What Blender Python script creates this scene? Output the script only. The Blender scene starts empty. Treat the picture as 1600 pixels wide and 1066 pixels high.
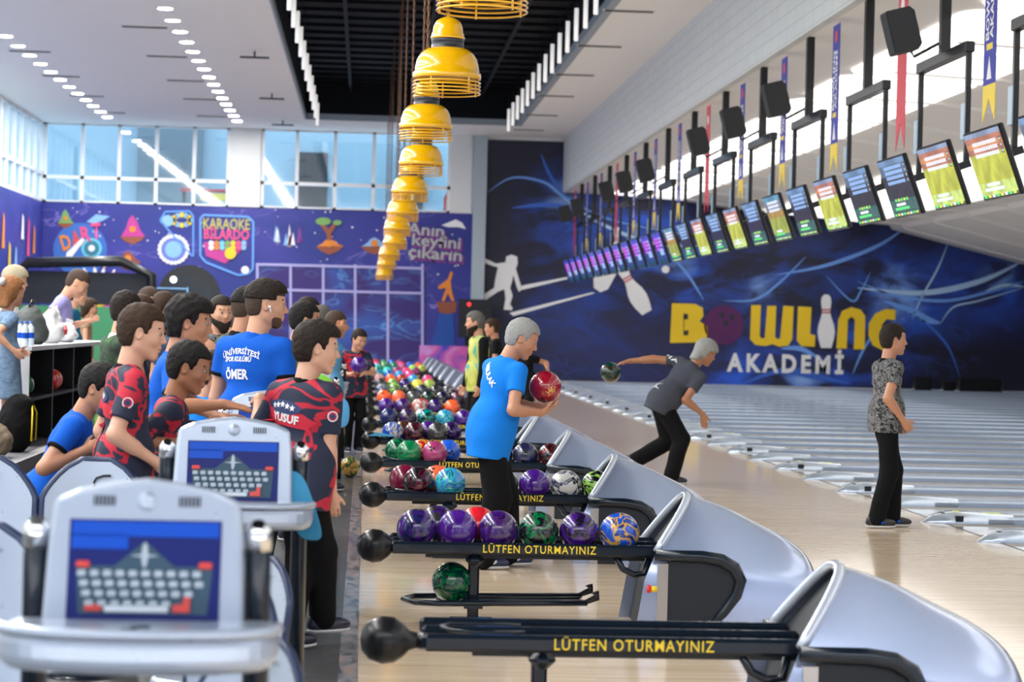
import bpy, math, random
import numpy as np
import openvdb
from mathutils import Vector, Matrix, Euler, Quaternion
from mathutils.bvhtree import BVHTree
random.seed(7)
scene = bpy.context.scene
C = scene.collection
PI = math.pi
# ------------------------------------------------------------------ camera
F_PX = 3440.0
VPX, VPY, ROLL, CAM_Z = 571.0, 504.0, 0.025, 1.61
v_ = Vector(((VPX-800)/F_PX, -(VPY-533)/F_PX, -1)).normalized()
h_ = Vector((1, -ROLL, 0))
up_ = h_.cross(v_).normalized()
x_ = v_.cross(up_).normalized()
R3 = Matrix((x_, v_, up_))
cam_d = bpy.data.cameras.new('camera'); cam = bpy.data.objects.new('camera', cam_d); C.objects.link(cam)
cam.matrix_world = Matrix.Translation((0, 0, CAM_Z)) @ R3.to_4x4()
cam_d.sensor_width = 36.0; cam_d.lens = 36.0*F_PX/1600.0
cam_d.clip_start = 0.1; cam_d.clip_end = 300
cam_d.dof.use_dof = True; cam_d.dof.focus_distance = 14.0; cam_d.dof.aperture_fstop = 3.6
scene.camera = cam
def ray(px, py):
    return R3 @ Vector(((px-800)/F_PX, -(py-533)/F_PX, -1))
def PY(px, py, Y):
    d = ray(px, py); t = Y/d.y; return Vector((0, 0, CAM_Z)) + d*t
def PX(px, py, X):
    d = ray(px, py); t = X/d.x; return Vector((0, 0, CAM_Z)) + d*t
def PZ(px, py, z=0.0):
    d = ray(px, py); t = (z-CAM_Z)/d.z; return Vector((0, 0, CAM_Z)) + d*t
# ------------------------------------------------------------------ colour + world
vs = scene.view_settings
vs.view_transform = 'Standard'; vs.look = 'None'; vs.gamma = 1.0; vs.use_curve_mapping = False
vs.exposure = 0.04
world = bpy.data.worlds.new('daylight'); scene.world = world; world.use_nodes = True
bgn = world.node_tree.nodes['Background']
bgn.inputs[0].default_value = (0.95, 0.97, 1.0, 1); bgn.inputs[1].default_value = 4.5
LAMP = 560.0      # brightness of the ceiling lamps
# ------------------------------------------------------------------ materials
MATS = {}
def nt(m): m.use_nodes = True; return m.node_tree, m.node_tree.nodes, m.node_tree.links
def mat(name, col=(.8, .8, .8), rough=.5, metal=0., coat=0., emit=None, es=0., spec=None, bump=None):
    if name in MATS: return MATS[name]
    m = bpy.data.materials.new(name); t, n, l = nt(m); b = n['Principled BSDF']
    b.inputs['Base Color'].default_value = (*col, 1); b.inputs['Roughness'].default_value = rough
    b.inputs['Metallic'].default_value = metal; b.inputs['Coat Weight'].default_value = coat
    if spec is not None: b.inputs['Specular IOR Level'].default_value = spec
    if emit: b.inputs['Emission Color'].default_value = (*emit, 1); b.inputs['Emission Strength'].default_value = es
    # slight procedural variation so that no surface is perfectly flat
    tc = n.new('ShaderNodeTexCoord'); no = n.new('ShaderNodeTexNoise'); no.inputs['Scale'].default_value = (bump or (30, .0))[0]
    l.new(tc.outputs['Object'], no.inputs['Vector'])
    mr = n.new('ShaderNodeMapRange'); mr.inputs['To Min'].default_value = max(0.02, rough*.95); mr.inputs['To Max'].default_value = min(1, rough*1.05)
    l.new(no.outputs['Fac'], mr.inputs['Value']); l.new(mr.outputs['Result'], b.inputs['Roughness'])
    if bump:
        bu = n.new('ShaderNodeBump'); bu.inputs['Strength'].default_value = bump[1]; bu.inputs['Distance'].default_value = .01
        l.new(no.outputs['Fac'], bu.inputs['Height']); l.new(bu.outputs['Normal'], b.inputs['Normal'])
    MATS[name] = m; return m
def ramp_mat(name, stops, scale=5, detail=4, distort=0., rough=.3, coat=0., stretch=(1, 1, 1), coord='Object', const=False, bump=0., kind='noise', metal=0.):
    if name in MATS: return MATS[name]
    m = bpy.data.materials.new(name); t, n, l = nt(m); b = n['Principled BSDF']
    b.inputs['Roughness'].default_value = rough; b.inputs['Coat Weight'].default_value = coat; b.inputs['Metallic'].default_value = metal
    tc = n.new('ShaderNodeTexCoord'); mp = n.new('ShaderNodeMapping'); mp.inputs['Scale'].default_value = stretch
    l.new(tc.outputs[coord], mp.inputs['Vector'])
    if kind == 'noise':
        no = n.new('ShaderNodeTexNoise'); no.inputs['Scale'].default_value = scale; no.inputs['Detail'].default_value = detail; no.inputs['Distortion'].default_value = distort; o = no.outputs['Fac']
    elif kind == 'voronoi':
        no = n.new('ShaderNodeTexVoronoi'); no.inputs['Scale'].default_value = scale; o = no.outputs['Distance']
    else:
        no = n.new('ShaderNodeTexWave'); no.inputs['Scale'].default_value = scale; no.inputs['Distortion'].default_value = distort; no.inputs['Detail'].default_value = detail; o = no.outputs['Fac']
    l.new(mp.outputs['Vector'], no.inputs['Vector'])
    r = n.new('ShaderNodeValToRGB'); l.new(o, r.inputs['Fac'])
    if const: r.color_ramp.interpolation = 'CONSTANT'
    while len(r.color_ramp.elements) < len(stops): r.color_ramp.elements.new(.5)
    for e, (p, c) in zip(r.color_ramp.elements, stops): e.position = p; e.color = (*c, 1)
    l.new(r.outputs['Color'], b.inputs['Base Color'])
    if bump:
        bu = n.new('ShaderNodeBump'); bu.inputs['Strength'].default_value = bump; bu.inputs['Distance'].default_value = .01
        l.new(o, bu.inputs['Height']); l.new(bu.outputs['Normal'], b.inputs['Normal'])
    MATS[name] = m; return m
BLACK = mat('black_plastic', (.008, .009, .011), .3, coat=.12, spec=.3)
BLACKM = mat('black_painted_steel', (.006, .012, .022), .25, coat=.3, spec=.3)
DARK = mat('dark_grey_panel', (.02, .024, .032), .5, spec=.25)
CHROME = mat('chrome', (.8, .8, .82), .12, 1.)
WHITE = mat('white_paint', (.78, .80, .80), .55)
WHITEP = mat('white_print', (.85, .85, .86), .5)
YEL = mat('yellow_print', (.85, .62, .02), .5)
REDP = mat('red_print', (.65, .03, .05), .5)
SILVER = mat('silver_blue_shell', (.40, .48, .68), .24, .6, coat=.9)
SILVER2 = mat('silver_lip', (.62, .68, .78), .22, .4, coat=.6)
# ------------------------------------------------------------------ mesh builder
class MB:
    def __init__(s): s.v = []; s.f = []; s.m = []; s.sm = []
    def add(s, vs, fs, mi=0, smooth=False):
        o = len(s.v); s.v += [tuple(p) for p in vs]
        for f in fs: s.f.append([i+o for i in f]); s.m.append(mi); s.sm.append(smooth)
        return s
    def box(s, lo, hi, mi=0, bev=0.0):
        x0, y0, z0 = lo; x1, y1, z1 = hi
        if bev > 0:
            b = min(bev, (x1-x0)/2.01, (y1-y0)/2.01, (z1-z0)/2.01)
            bm_v = []
            for zi, zz in ((0, z0), (1, z0+b), (2, z1-b), (3, z1)):
                i = b if zi in (0, 3) else 0
                X0, X1, Y0, Y1 = x0+i, x1-i, y0+i, y1-i
                c = b*.999 if not i else b*.4
                bm_v += [(X0+c, Y0, zz), (X1-c, Y0, zz), (X1, Y0+c, zz), (X1, Y1-c, zz), (X1-c, Y1, zz), (X0+c, Y1, zz), (X0, Y1-c, zz), (X0, Y0+c, zz)]
            fs = [[7, 6, 5, 4, 3, 2, 1, 0], [24+i for i in range(8)]]
            for r in range(3):
                for i in range(8): fs.append([r*8+i, r*8+(i+1) % 8, r*8+8+(i+1) % 8, r*8+8+i])
            return s.add(bm_v, fs, mi)
        vs = [(x0, y0, z0), (x1, y0, z0), (x1, y1, z0), (x0, y1, z0), (x0, y0, z1), (x1, y0, z1), (x1, y1, z1), (x0, y1, z1)]
        return s.add(vs, [[3, 2, 1, 0], [4, 5, 6, 7], [0, 1, 5, 4], [1, 2, 6, 5], [2, 3, 7, 6], [3, 0, 4, 7]], mi)
    def tube(s, pts, r, n=10, mi=0, closed=False, cap=True, smooth=True, flat=1.0):
        pts = [Vector(p) for p in pts]; N = len(pts); rs = r if isinstance(r, (list, tuple)) else [r]*N
        prev = None; rings = []
        for i, p in enumerate(pts):
            if closed: d = pts[(i+1) % N]-pts[i-1]
            else: d = pts[min(i+1, N-1)]-pts[max(i-1, 0)]
            d.normalize()
            if prev is None:
                a = Vector((0, 0, 1)) if abs(d.z) < .9 else Vector((0, 1, 0))
                u = d.cross(a).normalized()
            else:
                u = (prev - d*prev.dot(d)).normalized()
            prev = u; w = d.cross(u)
            rings.append([p+(u*math.cos(2*PI*k/n)*flat+w*math.sin(2*PI*k/n))*rs[i] for k in range(n)])
        vs = [q for rg in rings for q in rg]; fs = []
        for i in range(N if closed else N-1):
            j = (i+1) % N
            for k in range(n): fs.append([i*n+k, i*n+(k+1) % n, j*n+(k+1) % n, j*n+k])
        s.add(vs, fs, mi, smooth)
        if cap and not closed:
            o = len(s.v)-len(vs)
            s.f.append([o+k for k in range(n)][::-1]); s.m.append(mi); s.sm.append(False)
            s.f.append([o+(N-1)*n+k for k in range(n)]); s.m.append(mi); s.sm.append(False)
        return s
    def lathe(s, prof, c=(0, 0, 0), n=32, mi=0, M=None, smooth=True):
        vs = []; fs = []
        for r, z in prof:
            for k in range(n):
                p = Vector((r*math.cos(2*PI*k/n), r*math.sin(2*PI*k/n), z))
                if M: p = M @ p
                vs.append(p+Vector(c))
        for i in range(len(prof)-1):
            for k in range(n): fs.append([i*n+k, i*n+(k+1) % n, (i+1)*n+(k+1) % n, (i+1)*n+k])
        return s.add(vs, fs, mi, smooth)
    def ell(s, c, r, n=20, mi=0, M=None):
        prof = [(max(1e-4, math.sin(PI*i/(n//2+2))), -math.cos(PI*i/(n//2+2))) for i in range(n//2+3)]
        S = Matrix.Diagonal(Vector(r if hasattr(r, '__len__') else (r, r, r)))
        return s.lathe(prof, c, n, mi, (M @ S) if M else S)
    def prism(s, poly, o, ux, uy, un, th, mi=0, mside=None):
        o, ux, uy, un = Vector(o), Vector(ux), Vector(uy), Vector(un); n = len(poly)
        a = [o+ux*p[0]+uy*p[1] for p in poly]; b = [p+un*th for p in a]
        s.add(a+b, [list(range(n))[::-1], list(range(n, 2*n))], mi)
        ofs = len(s.v)-2*n
        for i in range(n):
            j = (i+1) % n; s.f.append([ofs+i, ofs+j, ofs+n+j, ofs+n+i]); s.m.append(mi if mside is None else mside); s.sm.append(False)
        return s
    def build(s, name, mats, parent=None, loc=None):
        me = bpy.data.meshes.new(name); me.from_pydata(s.v, [], s.f)
        for m in (mats if isinstance(mats, (list, tuple)) else [mats]): me.materials.append(m)
        me.polygons.foreach_set('material_index', s.m); me.polygons.foreach_set('use_smooth', s.sm); me.update()
        o = bpy.data.objects.new(name, me); C.objects.link(o)
        if parent: o.parent = parent
        if loc is not None: o.location = loc
        return o
def tag(o, label=None, cat=None, group=None, kind=None):
    if label: o['label'] = label
    if cat: o['category'] = cat
    if group: o['group'] = group
    if kind: o['kind'] = kind
    return o
def thing(name, label, cat, loc=(0, 0, 0), rz=0, group=None):
    o = bpy.data.objects.new(name, None); C.objects.link(o); o.location = loc; o.rotation_euler = (0, 0, rz)
    o.empty_display_size = .1
    return tag(o, label, cat, group)
def struct(name, mb, m, label=None):
    return tag(mb.build(name, m), label, None, None, 'structure')
def dup(root, loc=None, rz=None, label=None, group=None):
    def rec(o, par):
        c = o.copy(); C.objects.link(c); c.parent = par
        for ch in KIDS.get(o.name) or list(o.children): rec(ch, c)
        return c
    r = rec(root, None)
    if loc is not None: r.location = loc
    if rz is not None: r.rotation_euler = (0, 0, rz)
    if label: r['label'] = label
    if group: r['group'] = group
    return r
KIDS = {}
def text_obj(s, size, name='lettering', bold=0.0, shear=0., ext=0.0, spacing=1.0, align='CENTER', wid=None, res=3):
    cu = bpy.data.curves.new('txt', 'FONT'); cu.body = s; cu.size = size; cu.offset = bold; cu.shear = shear; cu.extrude = ext
    cu.space_character = spacing; cu.align_x = align; cu.align_y = 'CENTER'; cu.resolution_u = res
    o = bpy.data.objects.new('txt', cu); C.objects.link(o)
    dg = bpy.context.evaluated_depsgraph_get(); me = bpy.data.meshes.new_from_object(o.evaluated_get(dg))
    bpy.data.objects.remove(o)
    if wid:
        xs = [v.co.x for v in me.vertices]; w = max(xs)-min(xs); k = wid/w; cx = (max(xs)+min(xs))/2
        for v in me.vertices: v.co.x = (v.co.x-cx)*k
    return me
def put_mesh(me, name, m, parent=None, M=None, fn=None):
    if M is not None: me.transform(M)
    if fn:
        for v in me.vertices: v.co = fn(v.co)
    me.materials.clear(); me.materials.append(m); me.update()
    o = bpy.data.objects.new(name, me); C.objects.link(o)
    if parent: o.parent = parent
    return o
def frame(o, ux, uy):
    ux = Vector(ux).normalized(); uy = Vector(uy).normalized(); n = ux.cross(uy)
    return Matrix(((ux.x, uy.x, n.x, o[0]), (ux.y, uy.y, n.y, o[1]), (ux.z, uy.z, n.z, o[2]), (0, 0, 0, 1)))
ORD = ['first', 'second', 'third', 'fourth', 'fifth', 'sixth', 'seventh', 'eighth', 'ninth', 'tenth', 'eleventh', 'twelfth', 'thirteenth', 'fourteenth', 'fifteenth', 'sixteenth', 'seventeenth', 'eighteenth', 'nineteenth', 'twentieth']
ORD += ['twenty-'+o for o in ORD[:9]] + ['thirtieth'] + ['thirty-'+o for o in ORD[:9]]
# ================================================================== building shell
YB = 64.4            # back wall
L = 3.46; Y0 = 8.4   # pitch of the lane pairs
NR = 16
XL = -9.4; ZC = 7.16
# floors
wood = bpy.data.materials.new('maple_approach'); t, n, l = nt(wood); b = n['Principled BSDF']
tc = n.new('ShaderNodeTexCoord'); mp = n.new('ShaderNodeMapping'); mp.inputs['Scale'].default_value = (.35, 9, 1); l.new(tc.outputs['Object'], mp.inputs['Vector'])
no = n.new('ShaderNodeTexNoise'); no.inputs['Scale'].default_value = 3; no.inputs['Detail'].default_value = 6; l.new(mp.outputs['Vector'], no.inputs['Vector'])
br = n.new('ShaderNodeTexBrick'); br.inputs['Scale'].default_value = 1; br.inputs['Brick Width'].default_value = 2.2; br.inputs['Row Height'].default_value = .055; br.inputs['Mortar Size'].default_value = .0015
br.inputs['Color1'].default_value = (.80, .64, .46, 1); br.inputs['Color2'].default_value = (.86, .72, .55, 1); br.inputs['Mortar'].default_value = (.62, .5, .36, 1); l.new(tc.outputs['Object'], br.inputs['Vector'])
r = n.new('ShaderNodeValToRGB'); r.color_ramp.elements[0].color = (.8, .74, .66, 1); r.color_ramp.elements[1].color = (1, 1, 1, 1); r.color_ramp.elements[0].position = .35; r.color_ramp.elements[1].position = .65; l.new(no.outputs['Fac'], r.inputs['Fac'])
mx = n.new('ShaderNodeMix'); mx.data_type = 'RGBA'; mx.blend_type = 'MULTIPLY'; mx.inputs[0].default_value = 1; l.new(br.outputs['Color'], mx.inputs[6]); l.new(r.outputs['Color'], mx.inputs[7]); l.new(mx.outputs[2], b.inputs['Base Color'])
b.inputs['Roughness'].default_value = .2; b.inputs['Coat Weight'].default_value = .5; b.inputs['Coat Roughness'].default_value = .06
XF = 5.03
struct('floor', MB().box((0, 2, -.1), (XF, YB, 0)), wood, 'polished maple bowling approach')
lane_m = ramp_mat('lane_boards', [(.3, (.74, .68, .60)), (.7, (.84, .79, .72))], 3, 4, 0, .12, .7, (.2, 8, 1))
gut_m = mat('gutter_blue_grey', (.10, .14, .22), .25, .2, coat=.5)
lm, gm = MB(), MB()
ly0 = Y0-L*1.0
gm.box((XF, 2, -.16), (23.4, YB, -.12))
k = 0; y = 17.07-1.73*9
lane_ys = []
while y+1.73 < YB:
    if y > 2: lane_ys.append(y); lm.box((XF, y+.34, -.12), (23.4, y+1.73-.34, 0))
    y += 1.73; k += 1
lm.build('floor', lane_m)['kind'] = 'structure'; gm.build('floor', gut_m)['kind'] = 'structure'
carpet = ramp_mat('dark_grey_concourse_floor', [(.3, (.03, .03, .034)), (.7, (.065, .065, .07))], 4, 5, .3, .35, .1, (1, 4, 1))
struct('floor', MB().box((XL, 2, -.1), (-.085, YB, 0)), carpet)
worn = ramp_mat('worn_edge_strip', [(.35, (.05, .05, .06)), (.55, (.22, .22, .24)), (.62, (.3, .17, .12)), (.7, (.28, .29, .3))], 9, 6, .5, .3, .2, (2, .6, 1))
struct('trim_1', MB().box((-.085, 2, -.1), (0, YB, .008)), worn, 'worn metal edge strip between concourse and approach')
struct('floor', MB().box((XL, 17.5, 0), (-2.75, YB, .42)), mat('platform_grey', (.16, .16, .18), .5), 'raised seating platform')
# ceiling : left slab, pit, right slab
cm = mat('ceiling_white', (.92, .91, .89), .7)
PXL, PXR, PYF = -1.78, 4.05, 60.8
cb = MB()
cb.box((XL, -1, ZC), (PXL, YB, ZC+.15)).box((PXR, -1, ZC), (5.7, YB, ZC+.15)).box((PXL, PYF, ZC), (PXR, YB, ZC+.15))
struct('ceiling', cb, cm, 'white hall ceiling')
pit = MB(); D = 1.1
pit.box((PXL-.1, -1, ZC+D), (PXR+.1, PYF+.1, ZC+D+.1)).box((PXL-.1, -1, ZC+.15), (PXL, PYF, ZC+D)).box((PXR, -1, ZC+.15), (PXR+.1, PYF, ZC+D)).box((PXL-.1, PYF, ZC+.15), (PXR+.1, PYF+.1, ZC+D))
pitm = mat('black_recess', (.003, .005, .008), .6, spec=.15)
y = 12
while y < PYF: pit.box((PXL, y, ZC+D-.25), (PXR, y+.06, ZC+D-.17)); y += 1.2
for x in (-.6, 1.2, 3.0): pit.box((x, -1, ZC+D-.34), (x+.08, PYF, ZC+D-.26))
struct('ceiling', pit, pitm, 'black recessed ceiling bay with slats')
lip = MB()
lip.box((PXL-.02, -1, ZC-.012), (PXL+.02, PYF, ZC+.16)).box((PXR-.03, -1, ZC-.012), (PXR+.12, PYF, ZC+.16)).box((PXL, PYF-.02, ZC-.012), (PXR, PYF+.02, ZC+.16))
struct('trim_2', lip, mat('grey_lip', (.3, .36, .42), .5))
# bulkhead with fine tile grid and lane ceiling
tile = bpy.data.materials.new('bulkhead_tiles'); t, n, l = nt(tile); b = n['Principled BSDF']
tc = n.new('ShaderNodeTexCoord'); sp = n.new('ShaderNodeSeparateXYZ'); cbn = n.new('ShaderNodeCombineXYZ'); l.new(tc.outputs['Object'], sp.inputs[0]); l.new(sp.outputs['Y'], cbn.inputs['X']); l.new(sp.outputs['Z'], cbn.inputs['Y'])
br = n.new('ShaderNodeTexBrick'); br.offset = 0; br.inputs['Scale'].default_value = 1; br.inputs['Brick Width'].default_value = .6; br.inputs['Row Height'].default_value = .2; br.inputs['Mortar Size'].default_value = .012
br.inputs['Color1'].default_value = (.66, .70, .70, 1); br.inputs['Color2'].default_value = (.70, .73, .72, 1); br.inputs['Mortar'].default_value = (.58, .61, .61, 1); l.new(cbn.outputs[0], br.inputs['Vector']); l.new(br.outputs['Color'], b.inputs['Base Color']); b.inputs['Roughness'].default_value = .6
struct('wall_bulkhead', MB().box((5.68, -1, 5.56), (5.8, YB, ZC+.15)), tile, 'pale tiled bulkhead above the foul line')
prof = [(5.7, 5.58), (7.6, 5.5), (9.2, 5.42), (10.7, 5.22), (15.4, 4.87), (15.5, 4.75), (17.4, 4.3), (19.4, 3.84), (23.4, 3.3)]
lc = MB()
for i in range(len(prof)-1):
    (xa, za), (xb, zb) = prof[i], prof[i+1]
    lc.add([(xa, -1, za), (xb, -1, zb), (xb, YB, zb), (xa, YB, za), (xa, -1, za+.1), (xb, -1, zb+.1), (xb, YB, zb+.1), (xa, YB, za+.1)], [[0, 1, 2, 3][::-1], [4, 5, 6, 7], [0, 1, 5, 4], [2, 3, 7, 6]])
y = 4
while y < YB:   # shallow ribs between the ceiling bays
    for i in range(1, len(prof)-2):
        (xa, za), (xb, zb) = prof[i], prof[i+1]
        lc.add([(xa, y, za-.05), (xb, y, zb-.05), (xb, y+.12, zb-.05), (xa, y+.12, za-.05), (xa, y, za), (xb, y, zb), (xb, y+.12, zb), (xa, y+.12, za)], [[0, 1, 2, 3][::-1], [0, 1, 5, 4], [2, 3, 7, 6]])
    y += 3.46
struct('ceiling', lc, mat('lane_ceiling_white', (.88, .86, .83), .6), 'sloping white ceiling over the lanes')
struct('wall_right', MB().box((23.4, -1, -.2), (23.6, YB+.5, 8.5)), mat('pin_wall', (.04, .05, .12), .5))
# back wall right : dark mural wall, left : blue mural wall, glazed storey
struct('wall_back', MB().box((XL-.2, YB, 0), (23.6, YB+.25, 4.88)), WHITE)
struct('wall_back', MB().box((3.0, YB, 4.88), (23.6, YB+.25, 8.4)), WHITE)
struct('wall_left', MB().box((XL-.25, -1.2, 0), (XL, YB+.2, 4.88)), WHITE)
struct('wall_daylight_block', MB().box((XL-.25, -1.4, 0), (23.6, -1.2, 5.3)), mat('daylight_block_grey', (.5, .52, .6), .6), 'unseen wall added behind the camera to hold back daylight')  # unseen wall put in to cut daylight from behind, gap left above
def onwall(px, py, dy=.03): return PY(px, py, YB-dy)
# ---- mural materials
def glow_mat(name, base, cloud, streak, s1=.35, s2=.5, seed=0., lines=(.5, .03), clpos=(.45, .75), glows=()):
    m = bpy.data.materials.new(name); t, n, l = nt(m); b = n['Principled BSDF']; b.inputs['Roughness'].default_value = .45
    tc = n.new('ShaderNodeTexCoord'); mp = n.new('ShaderNodeMapping'); mp.inputs['Location'].default_value = (seed, 0, seed); mp.inputs['Rotation'].default_value = (0, .5, 0); mp.inputs['Scale'].default_value = (.6, 1, 1.3)
    l.new(tc.outputs['Object'], mp.inputs['Vector'])
    wn = n.new('ShaderNodeTexNoise'); wn.inputs['Scale'].default_value = .7; wn.inputs['Detail'].default_value = 5; l.new(tc.outputs['Object'], wn.inputs['Vector'])
    wv = n.new('ShaderNodeVectorMath'); wv.operation = 'MULTIPLY_ADD'; wv.inputs[1].default_value = (1.6, 0, 1.6); wv.inputs[2].default_value = (-.8, 0, -.8); l.new(wn.outputs['Color'], wv.inputs[0])
    w0 = n.new('ShaderNodeVectorMath'); w0.operation = 'ADD'; l.new(wv.outputs[0], w0.inputs[0]); l.new(tc.outputs['Object'], w0.inputs[1]); wv = w0
    rg = n.new('ShaderNodeTexNoise'); rg.inputs['Scale'].default_value = .9; rg.inputs['Detail'].default_value = 6; rg.inputs['Distortion'].default_value = 1.2; l.new(mp.outputs[0], rg.inputs['Vector'])
    wm = n.new('ShaderNodeMapRange'); wm.inputs['From Min'].default_value = .42; wm.inputs['From Max'].default_value = .66; wm.inputs['To Min'].default_value = .04; l.new(rg.outputs['Fac'], wm.inputs['Value'])
    a = n.new('ShaderNodeTexNoise'); a.inputs['Scale'].default_value = s1; a.inputs['Detail'].default_value = 2; a.inputs['Distortion'].default_value = .6; l.new(mp.outputs[0], a.inputs['Vector'])
    ra = n.new('ShaderNodeValToRGB'); e = ra.color_ramp.elements; e[0].position = clpos[0]; e[0].color = (*base, 1); e[1].position = clpos[1]; e[1].color = (*cloud, 1); l.new(a.outputs['Fac'], ra.inputs['Fac'])
    c = n.new('ShaderNodeTexNoise'); c.inputs['Scale'].default_value = s2; c.inputs['Detail'].default_value = 3.5; c.inputs['Distortion'].default_value = 1.6; l.new(mp.outputs[0], c.inputs['Vector'])
    rc = n.new('ShaderNodeValToRGB'); e = rc.color_ramp.elements; p, w = lines
    e[0].position = p-w; e[0].color = (0, 0, 0, 1); e[1].position = p+w; e[1].color = (0, 0, 0, 1); q = rc.color_ramp.elements.new(p); q.color = (1, 1, 1, 1); l.new(c.outputs['Fac'], rc.inputs['Fac'])
    mu = n.new('ShaderNodeMath'); mu.operation = 'MULTIPLY'; l.new(rc.outputs['Color'], mu.inputs[0])
    ms = n.new('ShaderNodeMapRange'); ms.inputs['From Min'].default_value = .42; ms.inputs['From Max'].default_value = .62; l.new(a.outputs['Fac'], ms.inputs['Value']); l.new(ms.outputs[0], mu.inputs[1])
    mx = n.new('ShaderNodeMix'); mx.data_type = 'RGBA'; l.new(mu.outputs[0], mx.inputs[0]); l.new(ra.outputs['Color'], mx.inputs[6]); mx.inputs[7].default_value = (*streak, 1)
    last = mx.outputs[2]
    for gx, gy, gr, gc in glows:
        p_ = WP0(gx, gy); vd = n.new('ShaderNodeVectorMath'); vd.operation = 'DISTANCE'; vd.inputs[1].default_value = p_; l.new(wv.outputs[0], vd.inputs[0])
        q = n.new('ShaderNodeMapRange'); q.interpolation_type = 'SMOOTHSTEP'; q.inputs['From Min'].default_value = gr/53.4; q.inputs['From Max'].default_value = 0; l.new(vd.outputs['Value'], q.inputs['Value'])
        w2 = n.new('ShaderNodeMath'); w2.operation = 'MULTIPLY'; l.new(q.outputs[0], w2.inputs[0]); l.new(wm.outputs[0], w2.inputs[1])
        m2 = n.new('ShaderNodeMix'); m2.data_type = 'RGBA'; l.new(w2.outputs[0], m2.inputs[0]); l.new(last, m2.inputs[6]); m2.inputs[7].default_value = (*gc, 1); last = m2.outputs[2]
    l.new(last, b.inputs['Base Color']); return m
def WP0(px, py): p = onwall(px, py, .035); return (p.x, -.035, p.z)
GB, GW, GD = (.02, .12, .75), (.30, .52, .95), (.01, .05, .32)
mural_dark = glow_mat('night_blue_mural_print', (.008, .009, .032), (.02, .03, .16), (.02, .05, .22), .22, .3, 3.1, (.5, .008), (.5, .85),
    [(1060, 420, 110, GB), (1190, 450, 95, GB), (1400, 470, 150, GB), (1250, 590, 130, GB), (1150, 600, 90, GB), (1540, 440, 110, GB), (900, 330, 120, GB), (1010, 330, 120, GB), (1290, 400, 110, GD), (900, 500, 150, GD), (1340, 545, 90, GB), (1400, 465, 55, GW), (1190, 455, 45, GW), (1050, 400, 50, GW), (885, 310, 45, GW), (1260, 592, 45, GW), (1560, 430, 40, GW)])
mural_blue = glow_mat('space_blue_mural_print', (.012, .026, .24), (.045, .04, .34), (.3, .25, .7), .5, .9, 9.0, (.42, .01), (.35, .75))
mw = thing('wall_mural', 'huge dark blue mural with white light trails and yellow bowling lettering on the far wall', 'mural', (0, YB, 0))
def WP(px, py, dy=.05):
    p = onwall(px, py, dy); return (p.x, p.y-YB, p.z)
MB().box((3.45, -.035, .05), (23.3, 0, 7.05)).build('mural_panel', mural_dark, mw)
def flat(poly_px, m, name, parent, dy=.06, th=.02):
    pts = [WP(x, y, dy) for x, y in poly_px]
    mb = MB(); nn = len(pts); a = pts; b_ = [(p[0], p[1]+th, p[2]) for p in pts]
    mb.add(a+b_, [list(range(nn)), list(range(nn, 2*nn))[::-1]] + [[i, (i+1) % nn, nn+(i+1) % nn, nn+i][::-1] for i in range(nn)])
    return mb.build(name, m, parent)
def disc(cx, cy, rx, ry=None, n=28, a0=0, a1=360):
    ry = ry or rx; return [(cx+rx*math.cos(math.radians(a0+(a1-a0)*i/n)), cy+ry*math.sin(math.radians(a0+(a1-a0)*i/n))) for i in range(n if a1-a0 >= 360 else n+1)]
yl = mat('mural_yellow', (.98, .66, .015), .5); mp_ = mat('mural_purple', (.10, .01, .11), .5); mwht = mat('mural_white', (.92, .93, .94), .5)
mdark = mat('mural_dark_cut', (.02, .02, .03), .5)
# light trails painted on the mural: thin tapered strokes
tr_m = mat('mural_light_blue', (.16, .38, .92), .5); tr_w = mat('mural_pale_blue', (.45, .68, .98), .5); tr_b = mat('mural_mid_blue', (.04, .15, .65), .5)
def stroke(pts, w, m, dy=.045, par=None):
    P = [Vector((x, y)) for x, y in pts]; Q = []
    for i in range(len(P)-1):
        p0 = P[max(i-1, 0)]; p1 = P[i]; p2 = P[i+1]; p3 = P[min(i+2, len(P)-1)]
        for k in range(8):
            t_ = k/8; Q.append(.5*((2*p1)+(p2-p0)*t_+(2*p0-5*p1+4*p2-p3)*t_*t_+(3*p1-p0-3*p2+p3)*t_**3))
    Q.append(P[-1]); N = len(Q); A, B = [], []
    for i, q in enumerate(Q):
        d = (Q[min(i+1, N-1)]-Q[max(i-1, 0)]).normalized(); nrm = Vector((-d.y, d.x)); ww = w*math.sin(PI*min(1, max(.04, i/(N-1)*.94+.03)))
        A.append(q+nrm*ww); B.append(q-nrm*ww)
    mb = MB(); pts = [WP(p.x, p.y, dy) for p in A]+[WP(p.x, p.y, dy) for p in B]
    mb.add(pts, [[i, i+1, N+i+1, N+i] for i in range(N-1)])
    return mb.build('light_trail', m, par or mw)
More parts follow.
